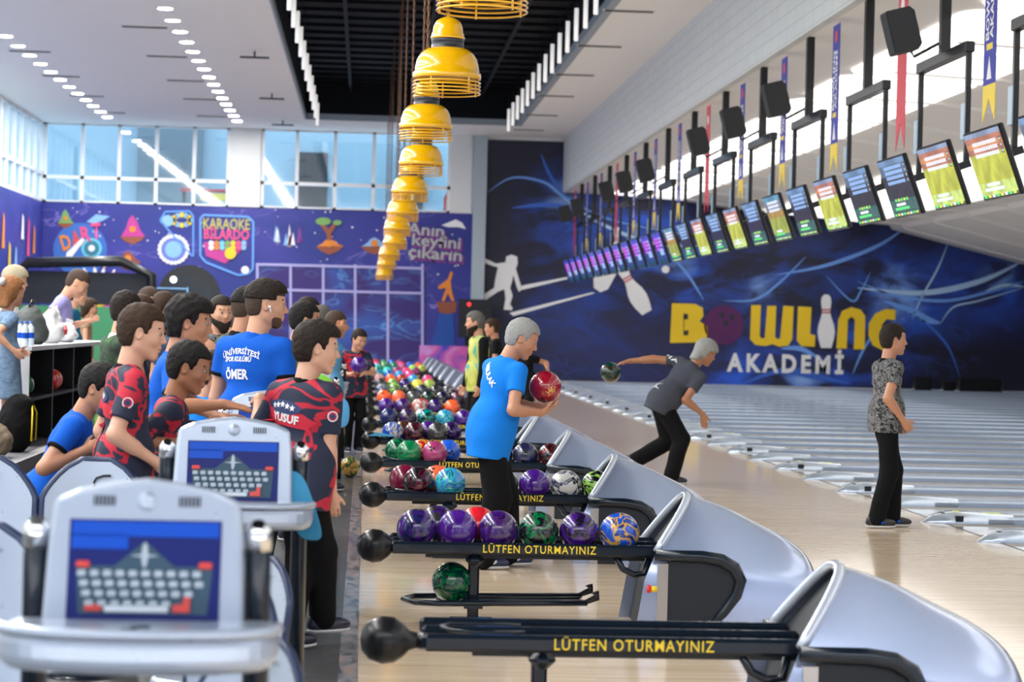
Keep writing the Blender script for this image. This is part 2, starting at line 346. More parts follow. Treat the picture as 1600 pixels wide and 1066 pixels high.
for pts, w, m in [([(1210, 430), (1290, 415), (1370, 385), (1420, 352)], 3, tr_m), ([(1340, 450), (1440, 458), (1530, 440), (1599, 408)], 4.5, tr_w), ([(1340, 440), (1400, 462), (1480, 470), (1560, 452), (1599, 440)], 2.5, tr_m),
                  ([(1482, 378), (1465, 420), (1440, 465), (1425, 500)], 1.6, tr_w), ([(1380, 500), (1350, 545), (1332, 585)], 2, tr_m), ([(1395, 480), (1440, 500), (1480, 540), (1500, 590)], 2, tr_b), ([(1130, 470), (1180, 468), (1220, 440), (1260, 400)], 2, tr_m),
                  ([(1040, 390), (1075, 430), (1100, 470)], 2, tr_m), ([(1000, 420), (1060, 400), (1110, 390)], 8, tr_b), ([(760, 302), (800, 278), (850, 285), (885, 310), (960, 345), (1100, 372)], 2.2, tr_m), ([(845, 240), (860, 275), (885, 308)], 2.5, tr_b),
                  ([(800, 325), (850, 320), (885, 322)], 3.5, tr_b), ([(880, 310), (940, 350), (1020, 380), (1100, 385)], 2.8, tr_w), ([(1160, 600), (1220, 580), (1280, 590), (1330, 600)], 5, tr_b), ([(1380, 470), (1420, 485), (1450, 500), (1470, 505)], 6, tr_m), ([(1470, 505), (1490, 480), (1530, 470), (1599, 450)], 1.4, tr_w),
                  ([(1280, 560), (1250, 545), (1220, 545)], 4, tr_m), ([(1290, 430), (1330, 470), (1345, 455), (1360, 425)], 1.5, tr_m), ([(1540, 455), (1570, 446), (1600, 448)], 3, tr_w)]:
    stroke(pts, w, m)
# soft dark disc of the mural at the right
# letters
B_ = [(1050, 474), (1086, 475), (1098, 481), (1099, 494), (1093, 502), (1105, 510), (1106, 524), (1098, 535), (1047, 536)]
flat(B_, yl, 'yellow_letter', mw); flat([(1068, 490), (1075, 491), (1075, 499), (1069, 499), (1069, 517), (1076, 516), (1075, 524), (1068, 524)], mdark, 'letter_cutout', mw, .075, .01)
flat(disc(1131, 508, 31), mp_, 'purple_ball_picture', mw)
for hx, hy in ((1128, 492), (1144, 495), (1134, 505)): flat(disc(hx, hy, 4), mdark, 'finger_hole_mark', mw, .075, .01)
W_ = [(1174, 477), (1189, 477), (1187, 525), (1190, 529), (1195, 528), (1199, 478), (1213, 478), (1211, 526), (1214, 530), (1219, 529), (1224, 478), (1240, 479), (1238, 530), (1232, 540), (1218, 542), (1207, 538), (1196, 541), (1180, 539), (1172, 530)]
flat(W_, yl, 'yellow_letter', mw)
flat([(1247, 479), (1268, 480), (1266, 522), (1274, 524), (1273, 542), (1252, 541), (1245, 532)], yl, 'yellow_letter', mw)
pin_prof = [(0, 0), (4, 1), (7, 5), (8, 12), (7, 20), (6, 27), (8, 36), (12, 48), (13.5, 58), (12, 70), (8, 84)]
def pin_pic(cx, cy, sc=1, rot=0, par=mw, dy=.06, m=None):
    pts = [(x, y) for x, y in pin_prof]+[(-x, y) for x, y in reversed(pin_prof[1:])]
    c, s_ = math.cos(rot), math.sin(rot)
    flat([(cx+(x*c-y*s_)*sc, cy+(x*s_+y*c)*sc) for x, y in pts], m or mwht, 'bowling_pin_picture', par, dy)
    for yy in (23, 27.5):
        q = [(-6.6, yy), (6.6, yy), (6.6, yy+2), (-6.6, yy+2)]
        flat([(cx+(x*c-y*s_)*sc, cy+(x*s_+y*c)*sc) for x, y in q], REDP, 'red_band', par, dy+.012, .008)
pin_pic(1291, 460)
flat([(1307, 545), (1310, 500), (1316, 486), (1330, 480), (1345, 484), (1352, 494), (1351, 546), (1334, 546), (1336, 500), (1331, 495), (1325, 499), (1323, 545)], yl, 'yellow_letter', mw)
flat([(1399, 484), (1399, 500), (1385, 499), (1378, 508), (1377, 522), (1384, 531), (1399, 533), (1399, 548), (1380, 548), (1364, 540), (1357, 524), (1358, 505), (1368, 490), (1384, 483)], yl, 'yellow_letter', mw)
pin_pic(967, 412, 1.05, -.52)
flat([(927, 430), (963, 428), (950, 452), (938, 457), (928, 450)], mwht, 'bowling_pin_picture', mw)
pin_pic(966, 355, .75, .05)
flat(disc(1040, 421, 6), mwht, 'bowling_pin_picture', mw)
for seg in ([(796, 489), (802, 494), (930, 458), (925, 457)], [(816, 453), (887, 436), (886, 433), (812, 447)]): flat(seg, mwht, 'white_lane_line', mw)
sil = [(750, 404), (756, 403), (775, 412), (790, 410), (791, 401), (799, 398), (808, 401), (809, 412), (806, 420), (812, 440), (816, 452), (811, 456), (808, 450), (802, 430), (800, 440), (797, 450), (801, 462), (797, 476), (801, 481), (800, 485), (787, 484), (790, 466), (788, 452), (778, 456), (763, 466), (758, 471), (756, 460), (772, 450), (774, 436), (778, 418), (765, 414), (750, 408)]
flat(sil, mwht, 'bowler_silhouette', mw)
me = text_obj('AKADEMİ', .72, bold=.03, spacing=1.4, wid=(1320-1134)/53.4, res=3)
p = onwall(1227, 570, .07); put_mesh(me, 'white_lettering', mwht, mw, frame((p.x, p.y-YB, p.z), (1, 0, -.0), (0, 0, 1)))
# ---- left blue mural
bm = thing('wall_mural', 'blue space themed mural with neon signs on the far wall left of the lanes', 'mural', (0, YB, 0))
MB().box((XL+.03, -.035, .05), (3.05, 0, 4.86)).build('mural_panel', mural_blue, bm)
bl = thing('wall_mural', 'blue cartoon mural on the left side wall below the tall windows', 'mural', (XL, 0, 0))
MB().box((0, 31, .05), (.035, YB-.06, 4.86)).build('mural_panel', mural_blue, bl)
def col(name, c): return mat('print_'+name, c, .5)
OR, PK, LB, PU, GR, BR, GY, CY, MG = col('orange', (.8, .25, .03)), col('pink', (.8, .08, .25)), col('light_blue', (.25, .5, .85)), col('violet', (.22, .04, .3)), col('green', (.2, .4, .12)), col('brown', (.3, .08, .04)), col('grey', (.45, .48, .5)), col('cyan', (.15, .6, .75)), col('magenta', (.55, .04, .3))
def wtext(s, px, py, wpx, hpx, m, par=bm, rot=0, bold=.012, name='mural_lettering', dy=.075):
    me = text_obj(s, hpx/53.4*1.35, bold=bold, wid=wpx/53.4, res=2); p = onwall(px, py, dy)
    put_mesh(me, name, m, par, frame((p.x, p.y-YB, p.z), (math.cos(rot), 0, math.sin(rot)), (-math.sin(rot), 0, math.cos(rot))))
flat(disc(125, 390, 42), col('glow', (.04, .16, .55)), 'blue_glow_picture', bm, .05)
for ch, x, y, m, rt in (('D', 103, 380, OR, .3), ('A', 119, 374, col('red', (.75, .08, .08)), .25), ('R', 134, 367, PK, .2), ('T', 150, 362, PK, .1)): wtext(ch, x, y, 15, 24, m, rot=rt, bold=.02)
flat(disc(143, 388, 16), CY, 'dart_board_picture', bm); flat(disc(143, 388, 12), col('teal', (.03, .2, .3)), 'dart_board_picture', bm, .07, .01); flat(disc(143, 388, 5), mwht, 'dart_board_picture', bm, .08, .01)
flat([(104, 395), (128, 372), (132, 375), (112, 402), (106, 408), (103, 402)], mwht, 'dart_picture', bm, .085, .01)
def island(cx, cy, w, top, m1):
    flat([(cx-w, cy), (cx+w, cy), (cx+w*.6, cy+w*.35), (cx, cy+w*.6), (cx-w*.6, cy+w*.35)], BR, 'floating_island_picture', bm)
    flat([(cx-w*.9, cy), (cx-w*.5, cy-top*.4), (cx-w*.3, cy-top*.8), (cx, cy-top), (cx+w*.35, cy-top*.7), (cx+w*.6, cy-top*.3), (cx+w, cy)], m1, 'floating_island_picture', bm, .07, .02)
    flat(disc(cx, cy-top*.35, w*.25), OR, 'floating_island_picture', bm, .09, .01)
island(102, 349, 13, 22, GR); island(207, 370, 20, 34, MG); island(200, 410, 20, 18, BR); island(515, 385, 22, 12, OR); island(585, 385, 22, 14, LB)
flat([(512, 384), (510, 365), (500, 352), (505, 350), (514, 358), (520, 350), (525, 353), (517, 366), (520, 384)], BR, 'tree_picture', bm, .08, .01)
for a in ((505, 346, 12, 6), (527, 348, 7, 4)): flat(disc(*a), GR, 'tree_picture', bm, .09, .01)
flat([(135, 347), (150, 335), (172, 338), (160, 345), (148, 349)], LB, 'comet_picture', bm)
for i in range(9):
    a = random.uniform(0, 6); x = 448+random.uniform(-24, 24); flat([(x, 385-abs(x-448)*.4), (x+4, 350+random.random()*14), (x+7, 386-abs(x-448)*.4)], (LB, PU, mwht)[i % 3], 'crystal_picture', bm)
for i in range(70):
    x, y = random.uniform(80, 725), random.uniform(325, 430); flat(disc(x, y, random.uniform(.7, 1.6), n=6), mwht, 'star_picture', bm, .055, .01)
neon = mat('neon_blue', (.12, .35, .9), .4)
def ringpoly(pts, w):
    for i in range(len(pts)):
        (x0, y0), (x1, y1) = pts[i], pts[(i+1) % len(pts)]; d = math.hypot(x1-x0, y1-y0) or 1; nx, ny = -(y1-y0)/d*w, (x1-x0)/d*w
        flat([(x0+nx, y0+ny), (x1+nx, y1+ny), (x1-nx, y1-ny), (x0-nx, y0-ny)], neon, 'neon_outline_picture', bm, .08, .01)
ringpoly([(318, 336), (388, 339), (396, 347), (395, 420), (388, 428), (372, 430), (322, 410), (313, 400), (313, 342)], 1.6)
ringpoly([(250, 345), (258, 331), (296, 330), (302, 338), (302, 402)], 1.2)
wtext('KARAOKE', 354, 351, 72, 17, col('sign_yellow', (.5, .45, .12)), bold=.008); wtext('BİLARDO', 354, 367, 70, 16, PK, bold=.012)
flat([(318, 378), (388, 382), (352, 412), (322, 400)], MG, 'billiard_table_picture', bm); 
for i in range(14): flat(disc(330+i % 7*8.5, 380+i//7*7, 4), (mwht, OR, CY, GR, YEL, PK, LB)[i % 7], 'billiard_ball_picture', bm, .09, .01)
flat(disc(360, 396, 9), YEL, 'billiard_ball_picture', bm, .1, .01); flat(disc(383, 422, 6), mwht, 'billiard_ball_picture', bm, .1, .01)
for i in range(12): a = i/12*2*PI; flat(disc(284+13*math.cos(a), 344+8*math.sin(a), 4), YEL if i % 2 else LB, 'neon_star_picture', bm, .07, .01)
flat(disc(262, 345, 9), LB, 'neon_round_picture', bm, .08, .01); flat(disc(271, 390, 24), col('dim', (.15, .2, .6)), 'round_badge_picture', bm, .06, .01)
for i in range(22): a = i/22*2*PI; flat(disc(271+22*math.cos(a), 390+21*math.sin(a), 3), mwht, 'round_badge_picture', bm, .075, .01)
flat(disc(271, 390, 13), LB, 'round_badge_picture', bm, .075, .01)
for s_, x, y, w in (('Anın', 665, 360, 58), ('keyfini', 682, 378, 76), ('çıkarın', 680, 397, 84)): wtext(s_, x+2, y+3, w*1.04, 20, PU, rot=-.06, bold=.035); wtext(s_, x, y, w, 19, GY, rot=-.06, bold=.01, dy=.11)
flat([(690, 352), (705, 346), (712, 343), (722, 348), (728, 358), (716, 355), (700, 355)], mwht, 'planet_picture', bm)
# bowler statue picture, pins sunburst
flat([(684, 448), (700, 436), (704, 424), (708, 426), (704, 440), (706, 455), (710, 470), (706, 471), (700, 458), (694, 471), (690, 470), (697, 450), (686, 452)], OR, 'bowler_picture', bm)
flat([(682, 472), (714, 472), (712, 488), (700, 491), (686, 488)], BR, 'bowler_picture', bm)
flat([(686, 490), (708, 490), (712, 555), (670, 555)], col('deep_blue', (.01, .08, .4)), 'bowler_picture', bm)
st = []
for i in range(20): a = i/20*2*PI; rr = 30 if i % 2 else 22; st.append((153+rr*math.cos(a), 462+rr*math.sin(a)))
flat(st, MG, 'sunburst_picture', bm); flat(disc(153, 462, 18), YEL, 'sunburst_picture', bm, .075, .01)
for i in range(7): a = -PI*.95+i*.42; pin_pic(153+42*math.cos(a), 462+42*math.sin(a)-8, .2, a+PI/2, bm, .09)
for i in range(3): flat(disc(150+i*4, 452+i*3, 2), mdark, 'sunburst_picture', bm, .09, .01)
# side wall pictures
for i in range(13):
    yy = 50+i*1.05; zz = 2.6+random.random()*1.3; h_ = random.uniform(.5, 1.1)
    sb = MB(); sb.add([(.06, yy-.2, zz), (.06, yy+.25, zz), (.06, yy+.15, zz+h_), (.06, yy-.05, zz+h_*1.15)], [[0, 1, 2, 3]]); sb.build('rocket_picture', (mwht, PK, OR, YEL, LB)[i % 5], bl)
# purple glazed front set in the mural
gl = thing('glazed_partition', 'violet glass partition with pale lavender frame grid in the blue mural', 'partition', (0, YB, 0))
lav = mat('lavender_frame', (.42, .40, .75), .4)
def wrect(x0, y0, x1, y1, m, name, par, dy=.08, th=.04): return flat([(x0, y0), (x1, y0+ROLL*(x1-x0)), (x1, y1+ROLL*(x1-x0)), (x0, y1)], m, name, par, dy, th)
wrect(402, 415, 660, 570, glow_mat('violet_glass', (.03, .01, .16), (.03, .12, .5), (.1, .3, .7), .5, .9, 4), 'glass_pane', gl, .07)
for x in (402, 454, 505, 555, 606, 660): wrect(x-2, 413, x+2, 575, lav, 'frame_bar', gl, .1)
for y in (413, 452): wrect(400, y-2, 662, y+2, lav, 'frame_bar', gl, .11)
# arch doorway
ar = thing('arched_doorway', 'black arched doorway with curved KARAOKE BİLARDO lettering in the blue mural', 'doorway', (0, YB, 0))
flat([(344, 570)]+[(295+49*math.cos(a), 463+49*math.sin(a)) for a in [-i*PI/24 for i in range(25)]]+[(246, 570)], mat('arch_black', (.006, .008, .012), .4), 'arch_panel', ar, .09)
flat([(331, 570)]+[(295+36*math.cos(a), 466+36*math.sin(a)) for a in [-i*PI/24 for i in range(25)]]+[(259, 570)], mat('arch_inner', (.004, .012, .022), .3), 'arch_opening', ar, .11)
for i, ch in enumerate('KARAOKE BİLARDO'):
    if ch == ' ': continue
    a = PI*(.86-.72*i/14); wtext(ch, 295+42.5*math.cos(a), 463-42.5*math.sin(a), 5.5, 7, GY, ar, a-PI/2, name='arch_lettering')
wrect(240, 449, 294, 451, LB, 'inner_door_frame', ar, .13); wrect(292, 449, 294, 560, LB, 'inner_door_frame', ar, .13)
flat(disc(271, 437, 5), mat('arch_lamp', (1, 1, 1), .5, emit=(1, 1, 1), es=3), 'lamp', ar, .14)
# ---- glazed upper storey at the back
gm_ = bpy.data.materials.new('window_glass'); t, n, l = nt(gm_); n.remove(n['Principled BSDF']); out = n['Material Output']
tr = n.new('ShaderNodeBsdfTransparent'); tr.inputs[0].default_value = (.72, .82, .88, 1); gg = n.new('ShaderNodeBsdfGlossy'); gg.inputs['Roughness'].default_value = .03; ms = n.new('ShaderNodeMixShader'); ms.inputs[0].default_value = .16
l.new(tr.outputs[0], ms.inputs[1]); l.new(gg.outputs[0], ms.inputs[2]); l.new(ms.outputs[0], out.inputs[0])
winf = mat('window_frame_white', (.8, .83, .86), .4)
def window(idx, xa, xb, xs, zs=(4.88, 5.6, ZC)):
    w = tag(bpy.data.objects.new('window_%d' % idx, None), kind='structure'); C.objects.link(w); w.location = (0, YB, 0)
    MB().box((xa, .08, zs[0]), (xb, .09, zs[-1])).build('glass_pane', gm_, w)
    f = MB()
    for x in xs: f.box((x-.05, 0, zs[0]), (x+.05, .16, zs[-1]))
    for z in zs: f.box((xa, 0, z-.05), (xb, .16, z+.05))
    f.build('window_frame', winf, w)
def wx(px): return (px-VPX-7)/53.4
window(1, XL, wx(362), [XL+.05, wx(136), wx(192), wx(249), wx(307), wx(360)])
window(2, wx(410), wx(705), [wx(410)+.05, wx(466), wx(525), wx(585), wx(645), wx(703)])
struct('trim_3', MB().box((wx(362), YB-.1, 4.88), (wx(410), YB+.2, ZC)), WHITE)
struct('trim_4', MB().box((wx(705), YB-.05, 4.88), (3.0, YB+.2, ZC)), WHITE)
struct('trim_5', MB().box((3.05, YB-.35, 0), (3.42, YB, ZC)), mat('grey_column', (.42, .50, .56), .6), 'grey column beside the dark mural')
# side glazing
w = tag(bpy.data.objects.new('window_3', None), kind='structure'); C.objects.link(w); w.location = (XL, 0, 0)
MB().box((-.1, -1.2, 4.88), (-.09, YB, ZC)).build('glass_pane', gm_, w)
f = MB(); y = YB
while y > 0: f.box((-.16, y-.05, 4.88), (0, y+.05, ZC)); y -= 1.25
f.box((-.16, 56.7, 4.88), (.05, 56.95, ZC))
for z in (4.93, 5.7, ZC-.05): f.box((-.16, -1.2, z-.05), (0, YB, z+.05))
f.build('window_frame', winf, w)
# upper room seen through the glass
up = MB(); up.box((XL-3, 69.5, 4.5), (5, 69.7, 8.3))
struct('wall_upper_room', up, mat('pale_blue_room', (.28, .42, .52), .7))
struct('wall_side_room', MB().box((XL-3, 36, 4.4), (XL-2.8, 70, 8.3)), mat('pale_blue_room', (.28, .42, .52), .7))
struct('floor', MB().box((XL-3, 36, 4.6), (XL-.3, YB, 4.85)), mat('pale_floor', (.5, .6, .65), .5))
struct('floor', MB().box((XL-3, YB+.25, 4.6), (5, 69.5, 4.85)), mat('pale_floor', (.5, .6, .65), .5))
tag(MB().box((-2.2, 69.3, 4.85), (-1.3, 69.48, 6.9)).build('dark_door', mat('dark_door', (.02, .025, .03), .4)), 'dark doorway in the upper room behind the right windows', 'door')
tag(MB().box((-7.2, 69.1, 4.85), (-5.2, 69.45, 8.0)).box((-6.6, 69.0, 4.85), (-5.8, 69.1, 6.6)).build('grey_partition', mat('grey_blue_panel', (.10, .16, .2), .5)), 'grey partition with door in the upper room behind the left windows', 'partition')
tag(MB().box((1.0, 68.9, 4.85), (1.7, 69.3, 7.1)).build('dark_cupboard', mat('dark_door', (.02, .025, .03), .4)), 'tall dark cupboard in the upper room behind the yellow pendants', 'cupboard')
for x, c, nm in ((2.35, (.6, .03, .02), 'red'),):
    o = MB().lathe([(0, 0), (.14, 0), (.14, .5), (.08, .6), (.05, .68), (0, .68)], n=16).build('fire_extinguisher', mat('extinguisher_red', c, .3)); o.location = (x, YB+.5, 4.86); tag(o, 'red fire extinguisher behind the upper windows near the column', 'fire extinguisher')
tb = thing('play_table', 'red and yellow toy table in the upper room behind the left windows', 'table', (-4.6, 66.5, 4.85)); MB().box((-1, -.3, .55), (1, .3, .63)).build('table_top', REDP, tb); MB().box((-.4, -.32, .3), (.4, .32, .5)).build('panel', YEL, tb)
for x in (-.9, .9): MB().box((x-.04, -.04, 0), (x+.04, .04, .55)).build('leg', BLACK, tb)
# low items at the back wall
bn = thing('barrier_banner', 'low violet and pink printed barrier banner near the far ball racks', 'banner', (2.3, 62.6, 0))
MB().box((-.75, -.03, .05), (1.2, .03, 1.0)).build('printed_panel', ramp_mat('pink_violet_print', [(.3, (.05, .05, .5)), (.5, (.6, .1, .4)), (.65, (.5, .3, .7)), (.8, (.8, .05, .05))], 1.5, 2, .8, .5), bn); MB().box((-.75, -.04, 0), (1.2, .04, .05)).build('foot_rail', BLACK, bn)
bx = thing('wall_cabinet', 'dark grey cabinet with a small red light at the mural corner', 'cabinet', (2.95, 62.9, 0))
MB().box((-.3, -.25, 1.25), (.62, .25, 2.35)).box((-.1, -.05, 0), (.3, .2, 1.25)).build('cabinet_body', DARK, bx); MB().ell((-.02, -.27, 2.2), .05, 12).build('red_light', mat('red_led', (1, .05, .05), .4, emit=(1, .02, .02), es=4), bx)
# black machines at the far right end of the mural
for i, (px, w_) in enumerate(((1440, .5), (1480, .35), (1530, 1.3))):
    p = PY(px, 600, 63.6); o = MB().box((-w_/2, -.2, 0), (w_/2, .2, .42 if i != 1 else .3), bev=.03).box((-w_/3, -.21, .1), (w_/3, -.2, .25)).build('equipment_case', BLACK); o.location = (p.x, 63.6, 0); tag(o, ['tall black equipment case at the foot of the mural behind the man in black', 'small black case between two cases under the mural', 'wide black equipment case near the right end of the mural'][i], 'equipment')
# ---- ceiling lamps
lampm = mat('lamp_glow', (1, 1, 1), .5, emit=(1, .97, .92), es=LAMP); ringm = mat('lamp_ring', (.85, .85, .85), .4)
def downlight(x, y, label, group):
    d = thing('recessed_downlight', label, 'ceiling light', (x, y, ZC), 0, group); return d
def mk_down():
    d = downlight(0, 0, 'x', None)
    MB().lathe([(.0005, -.012), (.13, -.012)], n=20).build('diffuser', lampm, d)
    MB().lathe([(.13, -.012), (.15, -.016), (.155, 0)], n=20).build('ring', ringm, d); return d
d0 = mk_down(); KIDS[d0.name] = list(d0.children); first = True
def rowX(px, py): p = PZ(px, py, ZC); return p
for ri, (a, b2) in enumerate((((6.7, 54.4), (169, 183.5)), ((257.8, 15), (373.4, 192)))):
    xr = (rowX(*a).x+rowX(*b2).x)/2
    N_ = 36 if ri == 0 else 36
    for k in range(N_):
        y = 62-k*1.58
        if y < 3: break
        lb = '%s round downlight from the back wall in the %s row' % (ORD[k], 'far left' if ri == 0 else 'inner left')
        gp = 'round downlights in the ceiling'
        if first: d0.location = (xr, y, ZC); d0['label'] = lb; d0['group'] = gp; first = False
        else: dup(d0, (xr, y, ZC), label=lb, group=gp)
# hanging light tubes either side of the black bay
tubem = mat('tube_glow', (.9, .9, .9), .4, emit=(1, .98, .95), es=.6)
t0 = thing('hanging_light_tube', 'x', 'ceiling light'); MB().lathe([(.0005, -.6), (.04, -.6), (.04, 0), (.0005, 0)], n=10).build('tube', tubem, t0); MB().tube([(0, 0, 0), (0, 0, .76)], .006, 5).build('cord', BLACK, t0)
KIDS[t0.name] = list(t0.children); first = True
for side, x, zz in (('left', PXL+.35, ZC+.35), ('right', PXR-.3, ZC+.35)):
    for k in range(22):
        y = PYF-1.0-k*(1.75 if side == 'right' else 2.2)
        if y < 9: break
        lb = '%s white tube lamp from the back along the %s edge of the black bay' % (ORD[k], side); gp = 'white tube lamps in the black bay'
        if first: t0.location = (x, y, zz); t0['label'] = lb; t0['group'] = gp; first = False
        else: dup(t0, (x, y, zz), label=lb, group=gp)
# linear vents in the ceiling, sprinkler bars
vm = mat('vent_dark', (.10, .08, .06), .6)
v0 = thing('ceiling_vent', 'x', 'vent'); MB().box((-.42, -.06, -.03), (.42, .06, 0)).build('slot', vm, v0); MB().box((-.46, -.1, -.012), (.46, .1, 0)).build('vent_frame', WHITE, v0)
KIDS[v0.name] = list(v0.children); first = True
vp = [(226, 41), (261, 87), (290, 125), (313, 154), (332, 181), (47, 79), (96, 118), (136, 149), (171, 175), (983, 16), (937, 71), (898, 116), (869, 149), (846, 179), (826, 202)]
for i, (px, py) in enumerate(vp):
    p = PZ(px, py, ZC); side = 'right of the black bay' if px > 700 else ('between the two rows of downlights' if px > 200 else 'left of the downlights'); k = (i if i < 5 else i-5 if i < 9 else i-9)
    lb = '%s dark slot vent from the camera in the ceiling %s' % (ORD[k], side)
    if first: v0.location = p; v0['label'] = lb; v0['group'] = 'dark slot vents'; first = False
    else: dup(v0, p, label=lb, group='dark slot vents')
for i, (px, py) in enumerate(((398, 80), (425, 146), (442, 188))):
    p = PZ(px, py, ZC); o = thing('ceiling_sensor_bar', '%s thin dark bar on a short drop from the ceiling left of the black bay' % ORD[i], 'ceiling fixture', p)
    MB().tube([(0, 0, 0), (0, 0, -.12)], .02, 6).build('drop', BLACK, o); MB().box((-.3, -.02, -.15), (.3, .02, -.11)).build('bar', BLACK, o)
# glowing sheets added to stand in for the brightly lit lane ceiling
lt0 = thing('added_lane_glow', 'x', 'ceiling light'); MB().box((-1.5, -1.5, -.035), (1.5, 1.5, -.02)).build('diffuser', mat('lane_panel_glow', (1, 1, 1), .5, emit=(1, .98, .95), es=1.25), lt0)  # added glow that brightens the lane side, no known fixture
lu0 = thing('added_lane_glow', 'x', 'ceiling light')  # strongly lit ceiling bay put in as emission
cpl = [(7.05+.35*(1-math.cos(a)), s_*1.62*1.0-s_*.4*(1-math.sin(a))) for s_, a in [(-1, 0), (-1, .8), (-1, PI/2)]]+[(9.1, -1.62), (9.1, 1.62), (7.4, 1.62), (7.15, 1.5), (7.05, 1.22)]
def zc(x): return interp0(x)-.03
def interp0(x): return 5.5+(5.58-5.5)*(7.6-x)/1.9 if x < 7.6 else 5.5-(x-7.6)/1.6*.08
MB().add([(x, y, zc(x)) for x, y in cpl]+[(x, y, zc(x)+.01) for x, y in cpl], [list(range(len(cpl))), list(range(len(cpl), 2*len(cpl)))[::-1]]).build('diffuser', mat('lane_bay_glow', (1, 1, 1), .5, emit=(1, .97, .94), es=1.45), lu0)
KIDS[lu0.name] = list(lu0.children)
KIDS[lt0.name] = list(lt0.children); first = True
for k in range(17):
    y = 6+k*3.46
    lb = '%s added glow panel from the camera low in the sloping lane ceiling' % ORD[k]
    for o in ([lu0] if first else [dup(lu0)]):
        o.location = (0, y+.6, 0); o['label'] = '%s added glow sheet from the camera beside the bulkhead' % ORD[k]; o['group'] = 'added glow sheets in the lane ceiling'
    for o in ([lt0] if first else [dup(lt0)]):
        o.location = (12.9, y, 5.0); o.rotation_euler = (0, .0743, 0); o['label'] = lb; o['group'] = 'added glow panels in the lane ceiling'
    first = False
# ================================================================== ball returns
def interp(tab, x):
    if x <= tab[0][0]: return tab[0][1]
    for (a, b), (c, d) in zip(tab, tab[1:]):
        if x <= c: return b+(d-b)*(x-a)/(c-a)
    return tab[-1][1]
HT = [(0, 0, .72, .365), (.15, .18, .69, .366), (.3, .38, .645, .365), (.45, .60, .575, .355), (.58, .79, .505, .335), (.70, .925, .42, .30), (.80, .985, .31, .265), (.88, 1.0, .20, .245), (.95, .99, .10, .235), (1, .975, .0, .23)]
def cat(t, T, j):
    i = 0
    while i < len(T)-2 and t > T[i+1][0]: i += 1
    p1, p2 = T[i], T[i+1]; p0 = T[max(i-1, 0)]; p3 = T[min(i+2, len(T)-1)]; k = (t-p1[0])/(p2[0]-p1[0]); j += 1
    return .5*(2*p1[j]+(p2[j]-p0[j])*k+(2*p0[j]-5*p1[j]+4*p2[j]-p3[j])*k*k+(p3[j]-p0[j]+3*p1[j]-3*p2[j])*k**3)
def hood_point(u, th, inset=0.0):
    # u 0..1 along the hood, th 0..pi over the arch (front foot to back foot)
    top = cat(u, HT, 1)*(1-inset/.7); w = cat(u, HT, 2)-inset; xf = cat(u, HT, 0)
    c, s_ = math.cos(th), math.sin(th)
    yy = -w*math.copysign(abs(c)**.75, c); zz = top*abs(s_)**.62
    # flatter, slightly pinched crown
    yy *= 1-.26*max(0, (zz/(.72))-.45)/.55
    x0 = 1.56+.20*interp([(0, -.55), (.30, -.3), (.45, .05), (.72, 1.0)], zz)
    x = x0*(1-xf)+2.475*xf
    return (x, yy, zz)
